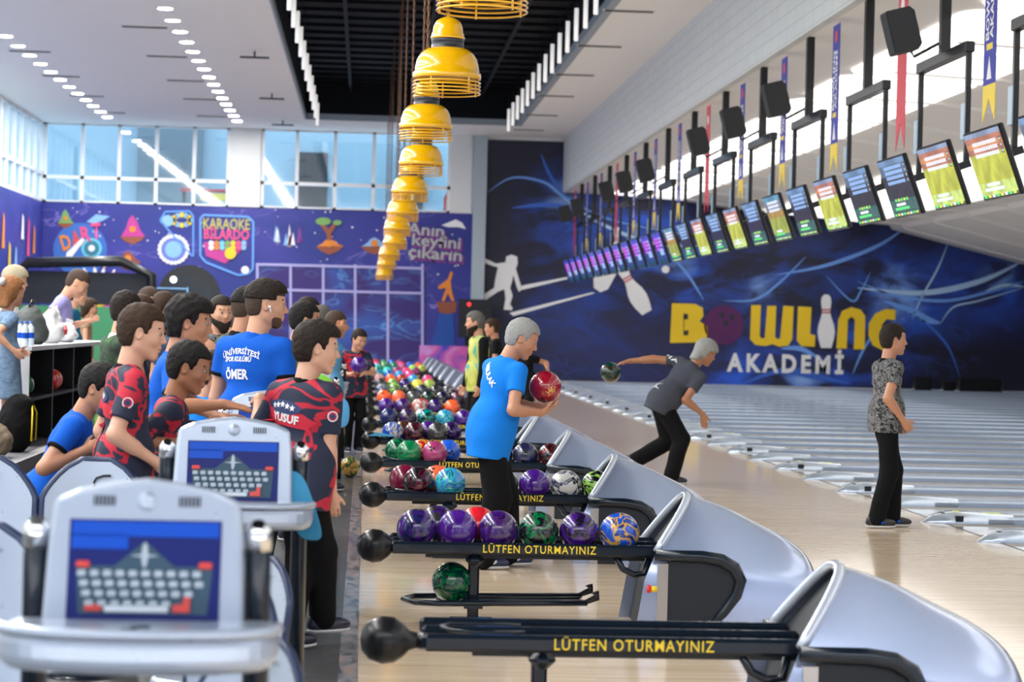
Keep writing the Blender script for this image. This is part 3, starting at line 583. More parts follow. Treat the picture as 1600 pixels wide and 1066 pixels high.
def make_rack():
    r = thing('ball_return', 'x', 'ball return', (0, 0, 0), 0, None)
    NU, NT = 30, 40; mb = MB(); vs = []; fs = []
    for i in range(NU+1):
        u = i/NU
        for k in range(NT+1): vs.append(hood_point(u, PI*k/NT))
    for i in range(NU):
        for k in range(NT): fs.append([i*(NT+1)+k, (i+1)*(NT+1)+k, (i+1)*(NT+1)+k+1, i*(NT+1)+k+1])
    mb.add(vs, fs, 0, True)
    # dark throat just inside the opening
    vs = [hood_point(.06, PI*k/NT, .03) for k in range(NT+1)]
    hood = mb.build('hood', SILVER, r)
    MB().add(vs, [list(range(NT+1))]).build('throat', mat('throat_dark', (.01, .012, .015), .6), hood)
    rim = [Vector(hood_point(0, PI*k/NT))+Vector((0.0, 0, -.004)) for k in range(6, NT-5)]
    MB().tube(rim, [.022]*len(rim), 8, flat=1.0).build('hood_lip', SILVER2, hood)
    # side panels, black frame, metal strip
    pan = [(1.62, .0), (1.62, .40), (1.80, .40), (1.90, .385), (1.97, .35), (1.99, .30), (1.96, .22), (1.88, .12), (1.78, .02), (1.77, 0)]
    for sd in (-1, 1): MB().prism(pan, (0, sd*.372, 0), (1, 0, 0), (0, 0, 1), (0, 1, 0), -sd*.12).build('side_panel', DARK, r)
    for sd in (-1, 1):
        MB().tube([(1.55, sd*.375, .425), (1.80, sd*.375, .42), (1.90, sd*.375, .405), (1.97, sd*.375, .365), (2.005, sd*.375, .30), (1.985, sd*.375, .22), (1.92, sd*.375, .13), (1.83, sd*.375, .03)], [.03, .034, .036, .036, .034, .03, .026, .02], 10).build('side_frame', BLACKM, r)
        MB().box((1.565, sd*.345-.03, 0), (1.62, sd*.345+.03, .38)).build('metal_strip', mat('brushed_steel', (.5, .48, .46), .3, .9), r)
    bt = MB().tube([(1.565, -.36, .245), (1.53, -.36, .245)], .016, 10).build('button_body', YEL, r)
    MB().tube([(1.53, -.36, .245), (1.51, -.36, .245)], [.022, .02], 12).build('button', mat('button_red', (.7, .02, .02), .3), bt)
    # hopper lever under the rail end
    MB().tube([(1.36, -.2, .40), (1.40, -.2, .33), (1.46, -.2, .30), (1.52, -.2, .31), (1.54, -.2, .40)], .018, 8).build('guide_bracket', BLACKM, r)
    # rails
    for yy, nm in ((-.23, 'front_rail'), (0, 'middle_rail'), (.23, 'back_rail')):
        MB().box((.16, yy-.022, .395), (1.62, yy+.022, .46), bev=.014).build(nm, BLACKM, r)
    for yy in (-.115, .115): MB().box((.35, yy-.05, .37), (1.62, yy+.05, .385)).build('tray', BLACK, r)
    # loop at the end of the rack
    MB().tube([(.55, -.1, .45), (.36, -.12, .452), (.27, -.09, .455), (.235, 0, .456), (.27, .09, .455), (.36, .12, .452), (.55, .1, .45)], .009, 8).build('end_loop', BLACKM, r)
    kn = MB().lathe([(.001, -.092), (.04, -.085), (.072, -.058), (.09, -.008), (.085, .035), (.062, .07), (.038, .092), (.029, .12), (.028, .19)], (.075, -.2, .43), 24, 0, Matrix.Rotation(PI/2, 3, 'Y'))
    kn.build('end_knob', BLACK, r)
    MB().tube([(.2, -.2, .43), (.26, -.22, .425)], .032, 10).build('knob_neck', BLACK, r)
    # posts and lower rack
    MB().box((.585, -.035, 0), (.645, .035, .40), bev=.01).build('post', BLACKM, r)
    MB().box((.56, -.24, .33), (.66, .24, .40), bev=.03).build('cross_bracket', BLACKM, r)
    MB().box((.50, -.18, 0), (.73, .18, .012)).build('foot_plate', BLACKM, r)
    lo = [(1.22, -.16, .14), (.42, -.16, .125), (.30, -.13, .125), (.24, 0, .125), (.30, .13, .125), (.42, .16, .125), (1.22, .16, .14)]
    q = MB().tube(lo, .016, 8).build('lower_rack', BLACKM, r)
    for yy in (-.06, .06): MB().tube([(1.2, yy, .135), (.5, yy, .118), (.42, yy, .118)], .013, 8).build('lower_rail', BLACKM, q)
    for yy in (-.16, .16): MB().tube([(1.2, yy, .14), (1.27, yy, .17), (1.26, yy, .2)], [.012, .02, .022], 8).build('end_stop', BLACK, q)
    MB().box((.56, -.17, .10), (.66, .17, .125)).build('cross_bar', BLACKM, q)
    return r
rack = make_rack()
# caution lettering on the front rail
me = text_obj('LÜTFEN OTURMAYINIZ', .06, bold=.0005, spacing=1.15, wid=.60, res=3)
put_mesh(me, 'yellow_lettering', YEL, rack, frame((.95, -.2545, .428), (1, 0, 0), (0, 0, 1)))
def rackY(n): return Y0+n*L
KIDS[rack.name] = list(rack.children)
racks = []
kn0 = [c for c in rack.children if c.name.split('.')[0] in ('end_knob', 'knob_neck')]
for n_ in range(NR):
    lb = ('nearest ball return at the bottom edge, its rails empty' if n_ == 0 else 'second ball return from the camera, a green ball on its lower rack' if n_ == 1 else 'third ball return from the camera, right behind the man in the light blue shirt' if n_ == 2 else '%s ball return from the camera in the long row of silver hoods' % ORD[n_])
    if n_ == 0: rk = rack; rk.location = (0, Y0, 0); tag(rk, lb, None, 'silver hooded ball returns in a row')
    else: rk = dup(rack, (0, rackY(n_), 0), label=lb, group='silver hooded ball returns in a row')
    racks.append(rk)
racks[0].location.x = .08
for c_ in kn0: c_.location.x = -.055
# ------------------------------------------------------------------ balls
BR_ = .108
bmesh_ = MB().ell((0, 0, 0), BR_, 40)
for a, b in ((0, 0), (.26, .12), (.1, .30)):
    d = Vector((math.sin(a-.1)*1, math.sin(b-.1), 1)).normalized(); M = d.to_track_quat('Z', 'Y').to_matrix()
    bmesh_.lathe([(.0003, BR_+.0006), (.0115, BR_+.0003)], n=14, mi=1, M=M)
ball0 = bmesh_.build('bowling_ball', [BLACK, mat('finger_hole', (.004, .004, .004), .8)])
ball_me = ball0.data; bpy.data.objects.remove(ball0)
PAL = {'black': (.008, .008, .012), 'purple': (.045, .006, .17), 'violet': (.06, .015, .13), 'navy': (.01, .015, .09), 'blue': (.01, .08, .50), 'sky blue': (.03, .28, .65), 'teal': (.0, .28, .30), 'turquoise': (.05, .50, .52), 'green': (.0, .15, .05), 'dark green': (.0, .045, .03), 'maroon': (.13, .005, .03), 'dark red': (.15, .01, .015), 'crimson': (.26, .004, .018), 'red': (.55, .01, .02), 'orange': (.85, .10, .02), 'coral': (.80, .12, .05), 'yellow': (.65, .62, .08), 'lime': (.30, .60, .10), 'pink': (.70, .05, .20), 'magenta': (.28, .03, .12), 'white': (.6, .6, .58), 'grey': (.05, .055, .06), 'charcoal': (.03, .03, .035), 'olive': (.10, .11, .08), 'gold': (.60, .33, .05), 'brown': (.06, .02, .01), 'silver': (.35, .35, .38)}
def ball_mat(c1, c2=None):
    nm = 'ball_'+c1+('_'+c2 if c2 else ''); nm = nm.replace(' ', '_')
    if nm in MATS: return MATS[nm]
    a = PAL[c1]; b = PAL[c2] if c2 else tuple(min(1, x*1.5+.004) for x in a)
    st = [(.34, a), (.46, a), (.495, b), (.54, b), (.56, tuple(x*.25 for x in a)), (.63, a)] if c2 else [(.35, a), (.7, b)]
    m = ramp_mat(nm, st, 7 if c2 else 4, 5, 1.8, .16, .6); m.node_tree.nodes['Principled BSDF'].inputs['Coat Roughness'].default_value = .04
    return m
def colname(c1, c2): return c1 if not c2 else '%s and %s' % (c1, c2)
def ball(loc, c1, c2, label, group=None, name='bowling_ball'):
    o = bpy.data.objects.new(name, ball_me); C.objects.link(o); o.location = loc
    o.rotation_euler = (random.uniform(0, 6), random.uniform(0, 6), random.uniform(0, 6))
    o.material_slots[0].link = 'OBJECT'; o.material_slots[0].material = ball_mat(c1, c2)
    return tag(o, label, 'bowling ball', group)
RB = {1: [(652, 'purple', 'navy', 0), (710, 'purple', None, 0), (776, 'purple', 'violet', 0), (831, 'black', 'green', 0), (889, 'purple', 'black', 0), (957, 'blue', 'gold', 0), (694, 'charcoal', 'purple', 1), (757, 'red', None, 1)],
      2: [(663, 'black', 'maroon', 0), (711, 'sky blue', 'turquoise', 0), (795, 'olive', 'grey', 0), (839, 'purple', None, 0), (886, 'white', 'navy', 0), (935, 'black', 'lime', 0), (640, 'maroon', None, 1), (692, 'coral', None, 1)],
      3: [(647, 'green', None, 0), (686, 'magenta', None, 0), (819, 'navy', 'charcoal', 0), (860, 'black', 'dark red', 0), (624, 'red', 'gold', 1), (672, 'blue', None, 1), (789, 'black', None, 0), (612, 'green', 'dark green', 1)],
      4: [(620, 'blue', 'white', 0), (655, 'black', 'maroon', 0), (691, 'charcoal', None, 0), (795, 'navy', 'blue', 0), (638, 'brown', None, 1), (676, 'purple', None, 1), (712, 'purple', 'black', 1)],
      5: [(612, 'navy', None, 0), (627, 'charcoal', 'violet', 0), (652, 'dark green', 'teal', 0), (685, 'turquoise', 'sky blue', 0), (668, 'silver', None, 1), (706, 'red', 'maroon', 1), (722, 'purple', None, 0)],
      6: [(606, 'purple', None, 0), (627, 'purple', 'violet', 0), (650, 'white', 'red', 0), (679, 'purple', 'navy', 0), (705, 'orange', None, 0), (664, 'red', None, 1)],
      7: [(605, 'orange', None, 0), (628, 'coral', None, 0), (645, 'grey', None, 0), (661, 'dark green', 'black', 0), (684, 'black', 'navy', 0), (712, 'charcoal', 'magenta', 0)],
      8: [(596, 'navy', 'silver', 0), (615, 'grey', 'lime', 0), (640, 'black', 'charcoal', 0), (660, 'grey', 'navy', 0), (684, 'charcoal', 'black', 0), (700, 'black', 'silver', 0), (718, 'grey', 'magenta', 0)],
      9: [(595, 'charcoal', None, 0), (611, 'lime', 'grey', 0), (629, 'purple', 'navy', 0), (650, 'yellow', None, 0), (668, 'yellow', 'lime', 0)],
      10: [(590, 'silver', 'orange', 0), (599, 'orange', None, 0), (606, 'orange', 'dark red', 0), (625, 'sky blue', None, 0), (673, 'pink', None, 0)],
      11: [(590, 'sky blue', 'teal', 0), (598, 'blue', 'sky blue', 0), (612, 'sky blue', None, 0), (629, 'pink', None, 0)],
      12: [(588, 'green', 'turquoise', 0), (594, 'turquoise', None, 0), (605, 'magenta', None, 0), (614, 'pink', None, 0), (645, 'magenta', 'violet', 0)],
      13: [(587, 'turquoise', None, 0), (595, 'green', None, 0), (604, 'green', 'teal', 0), (613, 'magenta', None, 0), (622, 'lime', None, 0), (630, 'yellow', 'lime', 0)],
      14: [(587, 'pink', None, 0), (594, 'green', 'lime', 0), (602, 'green', None, 0), (613, 'pink', None, 0), (626, 'blue', None, 0), (644, 'orange', None, 0)],
      15: [(588, 'red', None, 0), (597, 'green', None, 0), (606, 'blue', None, 0), (616, 'magenta', None, 0)]}
for n_, lst in RB.items():
    Y = rackY(n_)
    for row in (0, 1):
        yy = Y+(-.115 if row == 0 else .115); L_ = sorted([b for b in lst if b[3] == row]); lastx = -9
        for i, (px, c1, c2, _) in enumerate(L_):
            s_ = F_PX/yy; x = (px-VPX-3)/s_; x = max(x, lastx+.2175, .30); lastx = x
            zc = .46+.015
            dy = .115-.022; zc = .46+math.sqrt(max(0.0, BR_**2-dy**2))
            ball((x, yy, zc), c1, c2, '%s ball, %s in the %s row of the %s ball return' % (colname(c1, c2), ORD[i], 'front' if row == 0 else 'back', ORD[n_]), 'bowling balls on the ball returns')
p = PY(706, 908, rackY(1)); ball((p.x, rackY(1), .118+.013+.0905), 'dark green', 'green', 'dark green bowling ball alone on the low rack of the second ball return', None)
p = PY(547, 731, 22.9); ball((p.x, 22.9, BR_), 'gold', 'green', 'gold and green bowling ball on the floor by the feet of the boy', None)
# ------------------------------------------------------------------ lane dividers
def make_div(wide):
    d = thing('lane_divider', 'x', 'lane divider'); w = .15 if wide else .085
    mb = MB(); prof = [(-w, 0), (-w, .045), (-w+.03, .065), (w-.03, .065), (w, .045), (w, 0)]
    mb.prism([(a, b) for a, b in prof], (.35, 0, 0), (0, 1, 0), (0, 0, 1), (1, 0, 0), 18.0)
    mb.build('capping', mat('capping_blue_grey', (.34, .42, .54), .25, .3, coat=.5), d)
    nb = MB(); N = 9
    secs = []
    for i in range(N+1):
        t_ = i/N; x = -.2+t_*.78; h = (.098*min(1, (t_*3.2))**.5)*(1-.35*max(0, t_-.5)); ww = w*(.55+.45*min(1, t_*4))
        secs.append([(x, -ww, 0), (x, -ww, h*.55), (x, -ww*.6, h), (x, ww*.6, h), (x, ww, h*.55), (x, ww, 0)])
    vs = [q for s_ in secs for q in s_]
    nb.add(vs, [[i*6+k, (i+1)*6+k, (i+1)*6+k+1, i*6+k+1] for i in range(N) for k in range(5)], 0, True)
    nb.add(secs[0], [[0, 1, 2, 3, 4, 5]]); nb.add(secs[-1], [[5, 4, 3, 2, 1, 0]])
    cap = nb.build('end_cap', mat('cap_silver', (.52, .60, .70), .18, .5, coat=.7), d)
    if wide:
        MB().box((.06, -w-.004, .02), (.13, -w+.05, .07)).build('opening', BLACK, cap)
    MB().box((-.03, -w*.5, .080), (.0, w*.5, .087)).build('arrow_mark', DARK, cap)
    return d, cap
dW, capW = make_div(True); dN, capN = make_div(False)
dY, capY = make_div(True)
MB().add([(.08, -.085, .100), (.5, -.085, .086), (.5, .085, .086), (.08, .085, .100), (.08, -.105, .086), (.5, -.105, .074)], [[0, 1, 2, 3], [4, 5, 1, 0]]).build('yellow_label', mat('label_yellow', (.65, .72, .12), .4), capY)
me = text_obj('12', .07, bold=.001); put_mesh(me, 'label_print', BLACK, capY, frame((.40, -.02, .0935), (1, 0, -.03), (0, 1, 0)))
KIDS.update({d.name: list(d.children) for d in (dW, dN, dY)}); 
for c_ in (capW, capN, capY): KIDS[c_.name] = list(c_.children)
firstd = {id(dW): True, id(dN): True, id(dY): True}
for i, y in enumerate(lane_ys):
    k = round((y-17.07)/1.73); wide = (k % 2 == 1); src = dN if not wide else (dY if (k//2) % 2 == 0 else dW)
    nm = '%s lane divider from the camera, %s' % (ORD[i], 'narrow silver cap' if not wide else ('wide cap with a yellow label' if src is dY else 'wide cap with a square opening'))
    gp = 'long silver lane dividers with rounded caps'
    if firstd[id(src)]: src.location = (XF+.02, y, 0); src['label'] = nm; src['group'] = gp; firstd[id(src)] = False
    else: dup(src, (XF+.02, y, 0), label=nm, group=gp)
struct('trim_6', MB().box((XF-.012, 2, .0005), (XF+.012, YB, .002)), BLACK, 'thin dark foul line')
# ------------------------------------------------------------------ monitors, hangers, speakers, banners
def screen_mat(name, kind):
    m = bpy.data.materials.new(name); t, n, l = nt(m); b = n['Principled BSDF']; b.inputs['Roughness'].default_value = .2; b.inputs['Base Color'].default_value = (.01, .01, .01, 1)
    tc = n.new('ShaderNodeTexCoord'); sp = n.new('ShaderNodeSeparateXYZ'); l.new(tc.outputs['Object'], sp.inputs[0])
    mr = n.new('ShaderNodeMapRange'); mr.inputs['From Min'].default_value = -.33; mr.inputs['From Max'].default_value = .33; l.new(sp.outputs['Z'], mr.inputs['Value'])
    r = n.new('ShaderNodeValToRGB'); r.color_ramp.interpolation = 'CONSTANT'; l.new(mr.outputs[0], r.inputs['Fac'])
    if kind == 'green': st = [(0, (.05, .12, .04)), (.07, (.48, .60, .16)), (.25, (.45, .47, .05)), (.66, (.42, .16, .10)), (.74, (.58, .24, .10)), (.82, (.42, .16, .10)), (.9, (.22, .28, .42))]
    elif kind == 'dark': st = [(0, (.01, .06, .06)), (.1, (.03, .10, .10)), (.3, (.02, .02, .03)), (.55, (.03, .03, .04)), (.7, (.10, .14, .22)), (.88, (.14, .24, .40))]
    elif kind == 'violet': st = [(0, (.0, .05, .1)), (.15, (.02, .05, .2)), (.4, (.10, .04, .35)), (.6, (.25, .03, .4)), (.75, (.05, .05, .5)), (.9, (.02, .05, .3))]
    else: st = [(0, (.05, .12, .12)), (.15, (.3, .35, .05)), (.5, (.35, .22, .04)), (.65, (.18, .2, .25)), (.85, (.1, .25, .35))]
    while len(r.color_ramp.elements) < len(st): r.color_ramp.elements.new(.5)
    for e, (p_, c) in zip(r.color_ramp.elements, st): e.position = p_; e.color = (*c, 1)
    no = n.new('ShaderNodeTexNoise'); no.inputs['Scale'].default_value = 5; l.new(tc.outputs['Object'], no.inputs['Vector'])
    rr = n.new('ShaderNodeValToRGB'); rr.color_ramp.elements[0].position = .35; rr.color_ramp.elements[1].position = .65; rr.color_ramp.elements[0].color = (.75, .75, .75, 1); rr.color_ramp.elements[1].color = (1.2, 1.2, 1.2, 1); l.new(no.outputs['Fac'], rr.inputs['Fac'])
    mx = n.new('ShaderNodeMix'); mx.data_type = 'RGBA'; mx.blend_type = 'MULTIPLY'; mx.inputs[0].default_value = 1; l.new(r.outputs['Color'], mx.inputs[6]); l.new(rr.outputs['Color'], mx.inputs[7])
    l.new(mx.outputs[2], b.inputs['Emission Color']); b.inputs['Emission Strength'].default_value = 1.25
    return m
lit = {k: mat('lit_'+k, (.02, .02, .02), .3, emit=c, es=1.1) for k, c in {'white': (.8, .85, .95), 'green': (.1, .8, .2), 'yellow': (.8, .8, .1), 'blue': (.3, .5, .9), 'violet': (.6, .1, .8), 'red': (.7, .1, .05), 'black': (.02, .02, .03)}.items()}
MH, MW_ = .66, 1.16
def make_monitor(kind):
    m = thing('score_monitor', 'x', 'monitor')
    MB().box((0.0, -MW_/2, -MH/2), (.05, MW_/2, MH/2), bev=.012).box((.05, -.25, -.2), (.1, .25, .2)).build('housing', BLACK, m)
    MB().box((.05, -.13, .0), (.29, .13, .07)).build('bracket', BLACK, m)
    s_ = MB().box((-.004, -MW_/2+.025, -MH/2+.025), (.0, MW_/2-.025, MH/2-.02)).build('screen', screen_mat('screen_'+kind, kind), m)
    def row(y0, y1, z0, z1, c, nm='screen_graphic'): return [(-.0055, y0, z0), (-.0055, y1, z0), (-.0055, y1, z1), (-.0055, y0, z1)], c
    items = {}
    def put(y0, y1, z0, z1, c): items.setdefault(c, MB()).add([(-.0055, y0, z0), (-.0055, y1, z0), (-.0055, y1, z1), (-.0055, y0, z1)], [[0, 1, 2, 3]])
    # y+ is the left of the screen seen by the bowlers (who look along +x)
    if kind in ('green', 'dark', 'yellow'):
        for r_ in range(4 if kind == 'dark' else 3):
            z = .24-r_*.055-(.02 if kind == 'green' else 0)
            for k in range(10): put(.36-k*.075-.06, .36-k*.075, z-.035, z, 'white' if kind != 'dark' else 'blue')
            put(-.53, -.46, z-.04, z+.005, 'black'); put(-.515, -.475, z-.03, z-.005, 'white')
        put(-.1, .3, -.2, -.17, 'white'); put(-.2, .4, -.245, -.215, 'white' if kind == 'green' else 'green')
        for k in range(8): put(.5-k*.13-.09, .5-k*.13, -.305, -.28, ('green', 'yellow', 'white')[k % 3])
        if kind == 'dark':
            for k in range(5): put(.3-k*.12-.08, .3-k*.12, -.15, -.12, ('green', 'yellow')[k % 2])
    else:
        for r_ in range(4): put(.4, -.1, .2-r_*.07-.04, .2-r_*.07, 'violet')
        for r_ in range(3): put(-.2, -.45, .2-r_*.07-.04, .2-r_*.07, 'blue')
        put(.1, -.4, -.15, -.02, 'blue')
    for c, mb in items.items(): mb.build('screen_graphic', lit[c], s_)
    return m
mons = {k: make_monitor(k) for k in ('green', 'dark', 'violet', 'yellow')}
for m_ in mons.values():
    KIDS[m_.name] = list(m_.children)
    for c_ in m_.children: KIDS[c_.name] = list(c_.children)
def put_first(src, used, loc, rz, label, group):
    if id(src) not in used: used[id(src)] = 1; src.location = loc; src.rotation_euler = (0, 0, rz); tag(src, label, None, group); return src
    return dup(src, loc, rz, label, group)
usedf = {}
hang = thing('monitor_hanger', 'x', 'hanger')
MB().box((-.05, -.05, -1.12), (.05, .05, -.03)).build('pole', BLACK, hang)
MB().box((-.05, -.97, -1.22), (.05, .97, -1.11), bev=.01).build('cross_bar', BLACK, hang)
for sy in (-.93, .93):
    rd = MB().box((-.026, sy-.026, -2.31), (.026, sy+.026, -1.12)).build('rod', BLACK, hang)
    pl = MB().box((-.05, sy-.07, -2.08), (-.038, sy+.07, -1.72), bev=.004).build('number_plate', mat('plate_blue_grey', (.30, .42, .52), .3), rd)
hang.location = (5.85, 0, 0)
for c_ in list(hang.children): KIDS[c_.name] = list(c_.children)
KIDS[hang.name] = list(hang.children)
spk = thing('loudspeaker', 'x', 'loudspeaker')
MB().prism([(-.16, -.26), (.12, -.26), (.17, -.2), (.17, .2), (.12, .26), (-.16, .26)], (0, -.17, 0), (1, 0, 0), (0, 0, 1), (0, 1, 0), .34).build('cabinet', mat('speaker_black', (.016, .018, .021), .55, bump=(200, .3)), spk)
MB().box((-.172, -.15, -.24), (-.16, .15, .24)).build('grille', mat('speaker_grille', (.02, .022, .025), .7, bump=(400, .5)), spk)
MB().tube([(.05, 0, -.22), (.08, 0, -.33), (.5, .0, -.22)], .018, 6).build('bracket_arm', BLACK, spk)
KIDS[spk.name] = list(spk.children)
KINDS = {2: ('green', 'dark'), 3: ('dark', 'green'), 4: ('green', 'dark'), 5: ('dark', 'green'), 6: ('dark', 'yellow'), 7: ('dark', 'green'), 8: ('dark', 'green'), 9: ('dark', 'yellow')}
TILT = math.radians(20)
hz = 4.46+1.17
for n_ in range(2, NR):
    Y = rackY(n_)
    if n_ >= 2:
        h = put_first(hang, usedf, (5.85, Y, hz), 0, '%s black hanger from the camera holding two score monitors from the ceiling' % ORD[n_-2], 'black monitor hangers')
    for j, dy in enumerate((-.86, .86)):
        kind = KINDS.get(n_, ('violet', 'violet'))[j]
        src = mons[kind]; lb = '%s score monitor from the camera, showing %s' % (ORD[(n_-2)*2+j], {'green': 'a yellow green score sheet', 'dark': 'a dark score sheet', 'violet': 'a blue and violet picture', 'yellow': 'an amber score sheet'}[kind])
        o = put_first(src, usedf, (5.62, Y+dy, 3.19), 0, lb, 'score monitors hung in pairs')
        o.rotation_euler = (0, -TILT, 0)
for i, n_ in enumerate((4, 6, 7, 8, 10, 11, 12, 14, 15)):
    o = put_first(spk, usedf, (5.42, rackY(n_)+.1, 4.74), 0, '%s black loudspeaker from the camera, tilted down on the monitor hangers' % ORD[i], 'black loudspeakers on the hangers')
    o.rotation_euler = (0, -.26, 0); o.scale = (.86, .86, .86)
def make_banner(red):
    b_ = thing('hanging_banner', 'x', 'banner')
    W_ = .2; H_ = 1.85
    mt = REDP if red else mat('banner_blue', (.03, .04, .35), .6)
    poly = [(-W_, H_), (W_, H_), (W_, .35), (-W_, .35)] if not red else [(-W_, H_), (W_, H_), (W_, 0), (0, .3), (-W_, 0)]
    MB().prism(poly, (0, 0, 0), (0, 1, 0), (0, 0, 1), (1, 0, 0), .008).build('cloth', mt, b_)
    if red:
        MB().prism(disc(0, 1.6, .08), (-.004, 0, 0), (0, 1, 0), (0, 0, 1), (1, 0, 0), .002).build('white_print', WHITEP, b_)
    else:
        MB().prism([(-W_, .35), (W_, .35), (W_, 0), (0, .22), (-W_, 0)], (0, 0, 0), (0, 1, 0), (0, 0, 1), (1, 0, 0), .008).build('yellow_tail', YEL, b_)
        for s2, yy, w_ in (('BOWLING', .07, .75), ('AKADEMİ', -.07, .75)):
            me = text_obj(s2, .15, bold=.004, wid=w_, res=2); put_mesh(me, 'white_lettering', WHITEP, b_, frame((-.004, yy, 1.15), (0, 0, 1), (0, 1, 0)))
        MB().prism([(-.08, .4), (0, .62), (.08, .4)], (-.003, 0, 0), (0, 1, 0), (0, 0, 1), (1, 0, 0), .002).build('white_print', WHITEP, b_)
        MB().prism(disc(0, 1.7, .08), (-.003, 0, 0), (0, 1, 0), (0, 0, 1), (1, 0, 0), .002).build('emblem_print', REDP, b_)
        MB().prism([(-.1, .68), (.1, .68), (.1, .74), (-.1, .74)], (-.003, 0, 0), (0, 1, 0), (0, 0, 1), (1, 0, 0), .002).build('yellow_print', YEL, b_)
    return b_
bR, bB = make_banner(True), make_banner(False)
KIDS[bR.name] = list(bR.children); KIDS[bB.name] = list(bB.children)
for n_ in range(3, NR):
    red = n_ in (4, 8, 12, 15)
    put_first(bR if red else bB, usedf, (5.83, rackY(n_)+L/2, 3.66), 0, ('%s red banner with a notched end from the camera' % ORD[(4, 8, 12, 15).index(n_)]) if red else '%s blue banner from the camera with white lettering and yellow tail' % ORD[n_-3-(n_ > 4)-(n_ > 8)-(n_ > 12)], 'hanging banners over the foul line')
# ------------------------------------------------------------------ pendants
yellow = mat('pendant_yellow', (.88, .46, .004), .16, coat=1.); yin = mat('pendant_inside', (.55, .28, .03), .5); chain_m = mat('chain_rust', (.16, .07, .03), .6)
def make_pendant():
    p_ = thing('pendant_lamp', 'x', 'pendant lamp'); Rr = .235
    dome = [(.115, .33), (.13, .328), (.165, .315), (.197, .285), (.219, .245), (.232, .195), (.238, .15), (.25, .145), (.25, .105), (.242, .1), (.232, .15), (.21, .24), (.15, .31), (.1, .325)]
    MB().lathe(dome, n=48).build('dome_shade', yellow, p_)
    for z in (.078, .052, .026, .0):
        MB().tube([(.245*math.cos(a), .245*math.sin(a), z) for a in [i*2*PI/40 for i in range(40)]], .0065, 6, closed=True).build('ring', yellow, p_)
    for i in range(5):
        a = i*2*PI/5+.4; g = MB(); g.box((.235*math.cos(a)-.006, .235*math.sin(a)-.006, -.012), (.235*math.cos(a)+.006, .235*math.sin(a)+.006, .12))
        g.build('ring_holder', yellow, p_)
    MB().lathe([(.02, .29), (.14, .27), (.19, .18), (.2, .12), (.0005, .12)], n=30).build('inner_reflector', yin, p_)
    MB().lathe([(.118, .32), (.12, .345), (.114, .35), (.12, .356), (.114, .362), (.12, .368), (.118, .41), (.05, .415)], n=32).build('neck', mat('neck_black', (.02, .022, .03), .35), p_)
    MB().lathe([(.05, .395), (.126, .395), (.126, .41), (.118, .415), (.12, .43), (.112, .44), (.108, .48), (.09, .525), (.05, .55), (.012, .56), (.008, .59), (.0005, .59)], n=36).build('cap', yellow, p_)
    return p_
pend = make_pendant(); KIDS[pend.name] = list(pend.children)
plist = [(753, 20, 144), (697.5, 148, 107), (665, 221, 84), (657.5, 275, 70), (640, 316, 58), (629, 347, 50.5), (620.5, 370, 43.5), (617, 391, 38.5), (608, 408, 34.5), (604, 423, 31), (600.5, 439, 28.2)]
for i, (px, py, w_) in enumerate(plist):
    Yp = F_PX*.5/w_; q = PY(px, py-2, Yp)
    lb = '%s yellow dome pendant from the camera%s' % (ORD[i], ', cut by the top of the picture' if i == 0 else '')
    o = put_first(pend, usedf, (q.x, Yp, q.z), 0, lb, 'yellow industrial pendant lamps')
    cl = ZC+1.1-q.z-.58; cc = MB(); 
    for dx in (-.012, .012): cc.tube([(dx*math.cos(zz*30), dx*math.sin(zz*30), .58+zz) for zz in [cl*k/60 for k in range(61)]], .008, 4)
    ch = cc.build('hanging_chain', chain_m, o)
